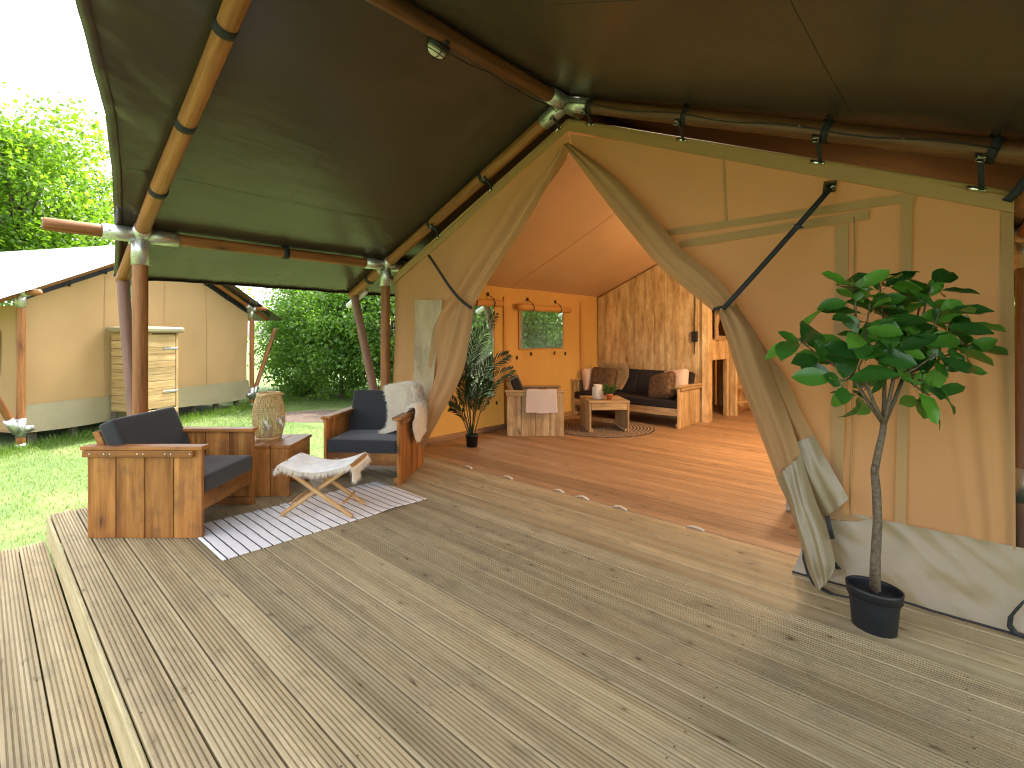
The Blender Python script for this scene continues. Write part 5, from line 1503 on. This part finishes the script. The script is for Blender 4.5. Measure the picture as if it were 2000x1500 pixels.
# ================================================================== VEGETATION
def np_mesh(name, verts, nper, nfaces, tone=None):
    me = bpy.data.meshes.new(name)
    nv = len(verts)
    me.vertices.add(nv); me.vertices.foreach_set('co', np.ascontiguousarray(verts, dtype=np.float32).ravel())
    me.loops.add(nfaces * nper); me.loops.foreach_set('vertex_index', np.arange(nfaces * nper, dtype=np.int32))
    me.polygons.add(nfaces); me.polygons.foreach_set('loop_start', np.arange(nfaces, dtype=np.int32) * nper)
    me.polygons.foreach_set('loop_total', np.full(nfaces, nper, dtype=np.int32))
    me.update(calc_edges=True)
    if tone is not None:
        at = me.attributes.new('tone', 'FLOAT', 'POINT'); at.data.foreach_set('value', np.repeat(tone, nper).astype(np.float32))
    return me
def leaves(centres, spread, n_each, size, rs, flat=.6, droop=.3):
    """kite-shaped leaves scattered in clumps round the centres"""
    k = len(centres)
    idx = np.repeat(np.arange(k), n_each); n = len(idx)
    sp = np.asarray(spread)[idx][:, None] if np.ndim(spread) else spread
    off = rs.normal(size=(n, 3)); off[:, 2] *= flat
    c = centres[idx] + off * sp * .55
    out = off / (np.linalg.norm(off, axis=1, keepdims=True) + 1e-6)
    d = out * .8 + rs.normal(size=(n, 3)) * .7; d[:, 2] -= droop; d /= np.linalg.norm(d, axis=1, keepdims=True)
    up = rs.normal(size=(n, 3)) * .55 + np.array([0, 0, 1.0])
    s = np.cross(d, up); s /= np.linalg.norm(s, axis=1, keepdims=True) + 1e-6
    nn = np.cross(s, d)
    L_ = size * rs.uniform(.6, 1.25, n)[:, None]
    v = np.stack([c, c + d * L_ * .45 + s * L_ * .33 + nn * L_ * .07, c + d * L_, c + d * L_ * .45 - s * L_ * .33 + nn * L_ * .07], 1).reshape(-1, 3)
    tone = np.clip(rs.uniform(0, 1, k)[idx] * .6 + rs.uniform(0, 1, n) * .4, 0, 1)
    return np_mesh('crown', v, 4, n, tone)
def crown_centres(rs, n, rx, ry, rz, cz, hollow=.35, lump=.35, seed=0):
    out = []
    while len(out) < n:
        p = rs.normal(size=3); p /= np.linalg.norm(p)
        r = rs.uniform(hollow, 1) ** .6
        q = 1 + lump * mnoise.noise((p[0] * 1.7 + seed, p[1] * 1.7, p[2] * 1.7)) * 1.6
        out.append((p[0] * rx * r * q, p[1] * ry * r * q, cz + p[2] * rz * r * q))
    return np.array(out)
def trunk_mesh(rs, cents, h, r0, forks=7):
    mb = MB(); r = random.Random(int(rs.integers(1e6)))
    top = Vector((r.gauss(0, .15), r.gauss(0, .15), h))
    mb.tube([(0, 0, -.15), (0.03, 0, .2), Vector((0, 0, 0)).lerp(top, .5) + Vector((.06, .04, 0)), top], [r0 * 1.35, r0, r0 * .8, r0 * .5], 9)
    for k in range(forks):
        c = Vector(cents[r.randrange(len(cents))]); s = Vector((0, 0, 0)).lerp(top, r.uniform(.35, .95))
        mb.tube([s, s.lerp(c, .5) + Vector((r.gauss(0, .1), r.gauss(0, .1), .12)), c], [r0 * .42, r0 * .25, r0 * .07], 6)
    return mesh('trunk', mb.v, mb.f, True)
SHR = []
for k in range(3):
    rs = np.random.default_rng(40 + k)
    h = 2.05
    cs = crown_centres(rs, 230, 1.35, 1.15, 2.15, 2.05, .35, .35, k * 5)
    cs[:, 2] = np.maximum(cs[:, 2], .15)
    cm = leaves(cs, .36, 80, .105, rs); cm.materials.append(M['leaf_hedge'])
    tm = trunk_mesh(rs, cs, 2.8, .06, 12); tm.materials.append(M['bark']); SHR.append((cm, tm))
rs = np.random.default_rng(61); cs = crown_centres(rs, 95, 1.3, 1.2, 2.0, 2.5, .3, .4, 31)
cm = leaves(cs, .42, 85, .11, rs); cm.materials.append(M['leaf_tree']); tm = trunk_mesh(rs, cs, 3.4, .05, 16); tm.materials.append(M['bark']); LOOSE = (cm, tm)
TRE = []
for k in range(3):
    rs = np.random.default_rng(90 + k)
    cs = crown_centres(rs, 170, 3.1, 3.1, 4.6, 6.6, .25, .5, k * 7 + 2)
    cm = leaves(cs, .72, 100, .20, rs); cm.materials.append(M['leaf_tree'])
    tm = trunk_mesh(rs, cs, 9.0, .20, 22); tm.materials.append(M['bark']); TRE.append((cm, tm))
def plant(name, lab, cat, src, x, y, rz, sc, scz, group):
    t = thing(name, lab, cat, (x, y, ZG), rz, group)
    Mx = Matrix.Translation((x, y, ZG)) @ Matrix.Rotation(rz, 4, 'Z') @ Matrix.Diagonal((sc, sc, sc * scz, 1))
    obj('crown', src[0], None, t, Mx); obj('trunk', src[1], None, t, Mx)
rr = random.Random(77)
hedge = [(-14.9, 6.9), (-13.4, 7.2), (-12.0, 7.9), (-10.9, 8.9), (-9.7, 10.0), (-8.7, 11.4), (-7.9, 13.0), (-16.6, 7.6)]
for i, (x, y) in enumerate(hedge):
    plant('hedge_shrub', 'dense leafy green shrub of the hedge behind the tents', 'shrub', SHR[i % 3], x, y, rr.random() * 6.28, rr.uniform(.92, 1.12), rr.uniform(.95, 1.2), 'shrubs of the hedge behind the tents')
for i, (x, y) in enumerate([(-17.5, 10.2), (-14.6, 10.0), (-12.6, 11.3), (-10.6, 13.0), (-9.0, 15.5)]):
    plant('tall_shrub', 'tall loose yellow-green shrub rising over the hedge', 'shrub', LOOSE, x, y, rr.random() * 6.28, rr.uniform(1.35, 1.6), 1.15, 'tall shrubs over the hedge')
for i, (x, y, s) in enumerate([(2.3, 6.4, 1.0), (1.9, 8.8, 1.0), (0.9, 12.2, 1.15), (3.6, 4.4, 1.1)]):
    plant('side_shrub', 'green shrub beyond the far corner of the tent front', 'shrub', SHR[i % 3], x, y, rr.random() * 6, s, 1.1, 'shrubs beside the tent')
for i, (x, y, s) in enumerate([(-28.5, -2.6, 1.08), (-29.5, 1.2, 1.12), (-32.5, 4.0, .98), (-26.5, -6.5, 1.0), (-36, .5, 1.2), (-36.0, 8.5, 1.0)]):
    plant('leafy_tree', 'bright green leafy tree behind the neighbouring white-roofed tent', 'tree', TRE[i % 3], x, y, rr.random() * 6.28, s, 1.0, 'trees behind the neighbouring tent')
# lawn blades
rs = np.random.default_rng(3)
n = 170000
r_ = 5.4 + 11.5 * rs.uniform(0, 1, n) ** .75
x = -r_; y = rs.uniform(-5.5, 8.0, n)
tall = np.zeros(n)
# position relative to the neighbouring tent
px, py = x - NP0.x, y - NP0.y
s_ = px * NW.x + py * NW.y; o_ = px * NN.x + py * NN.y
keep = ~((o_ < -.25) & (s_ > -.2) & (s_ < NL + .2)) & ~(((x + 10.4) / 1.7) ** 2 + ((y - 5.6) / 1.3) ** 2 < .8)
x, y, s_, o_ = x[keep], y[keep], s_[keep], o_[keep]; n = len(x)
near = np.exp(-((o_ - .05) / .45) ** 2) * (s_ > -1.5) * (s_ < NL + 1.5)
h = rs.uniform(.018, .045, n) * (1 + 4.0 * near * rs.uniform(.2, 1, n))
zz = np.array([lawn_h(a, b) for a, b in zip(x, y)])
base = np.stack([x, y, zz - .004], 1)
an = rs.uniform(0, 2 * np.pi, n); w = (.0035 + .004 * near) * rs.uniform(.7, 1.3, n)
sd = np.stack([np.cos(an) * w, np.sin(an) * w, np.zeros(n)], 1)
ln_ = rs.normal(size=(n, 2)) * .45
tipv = base + np.stack([ln_[:, 0] * h, ln_[:, 1] * h, h], 1)
gme = np_mesh('lawn_grass', np.stack([base - sd, base + sd, tipv], 1).reshape(-1, 3), 3, n, rs.uniform(0, 1, n))
tag(obj('lawn_grass', gme, 'grass'), 'short mown grass blades covering the lawn', 'grass', kind='stuff')
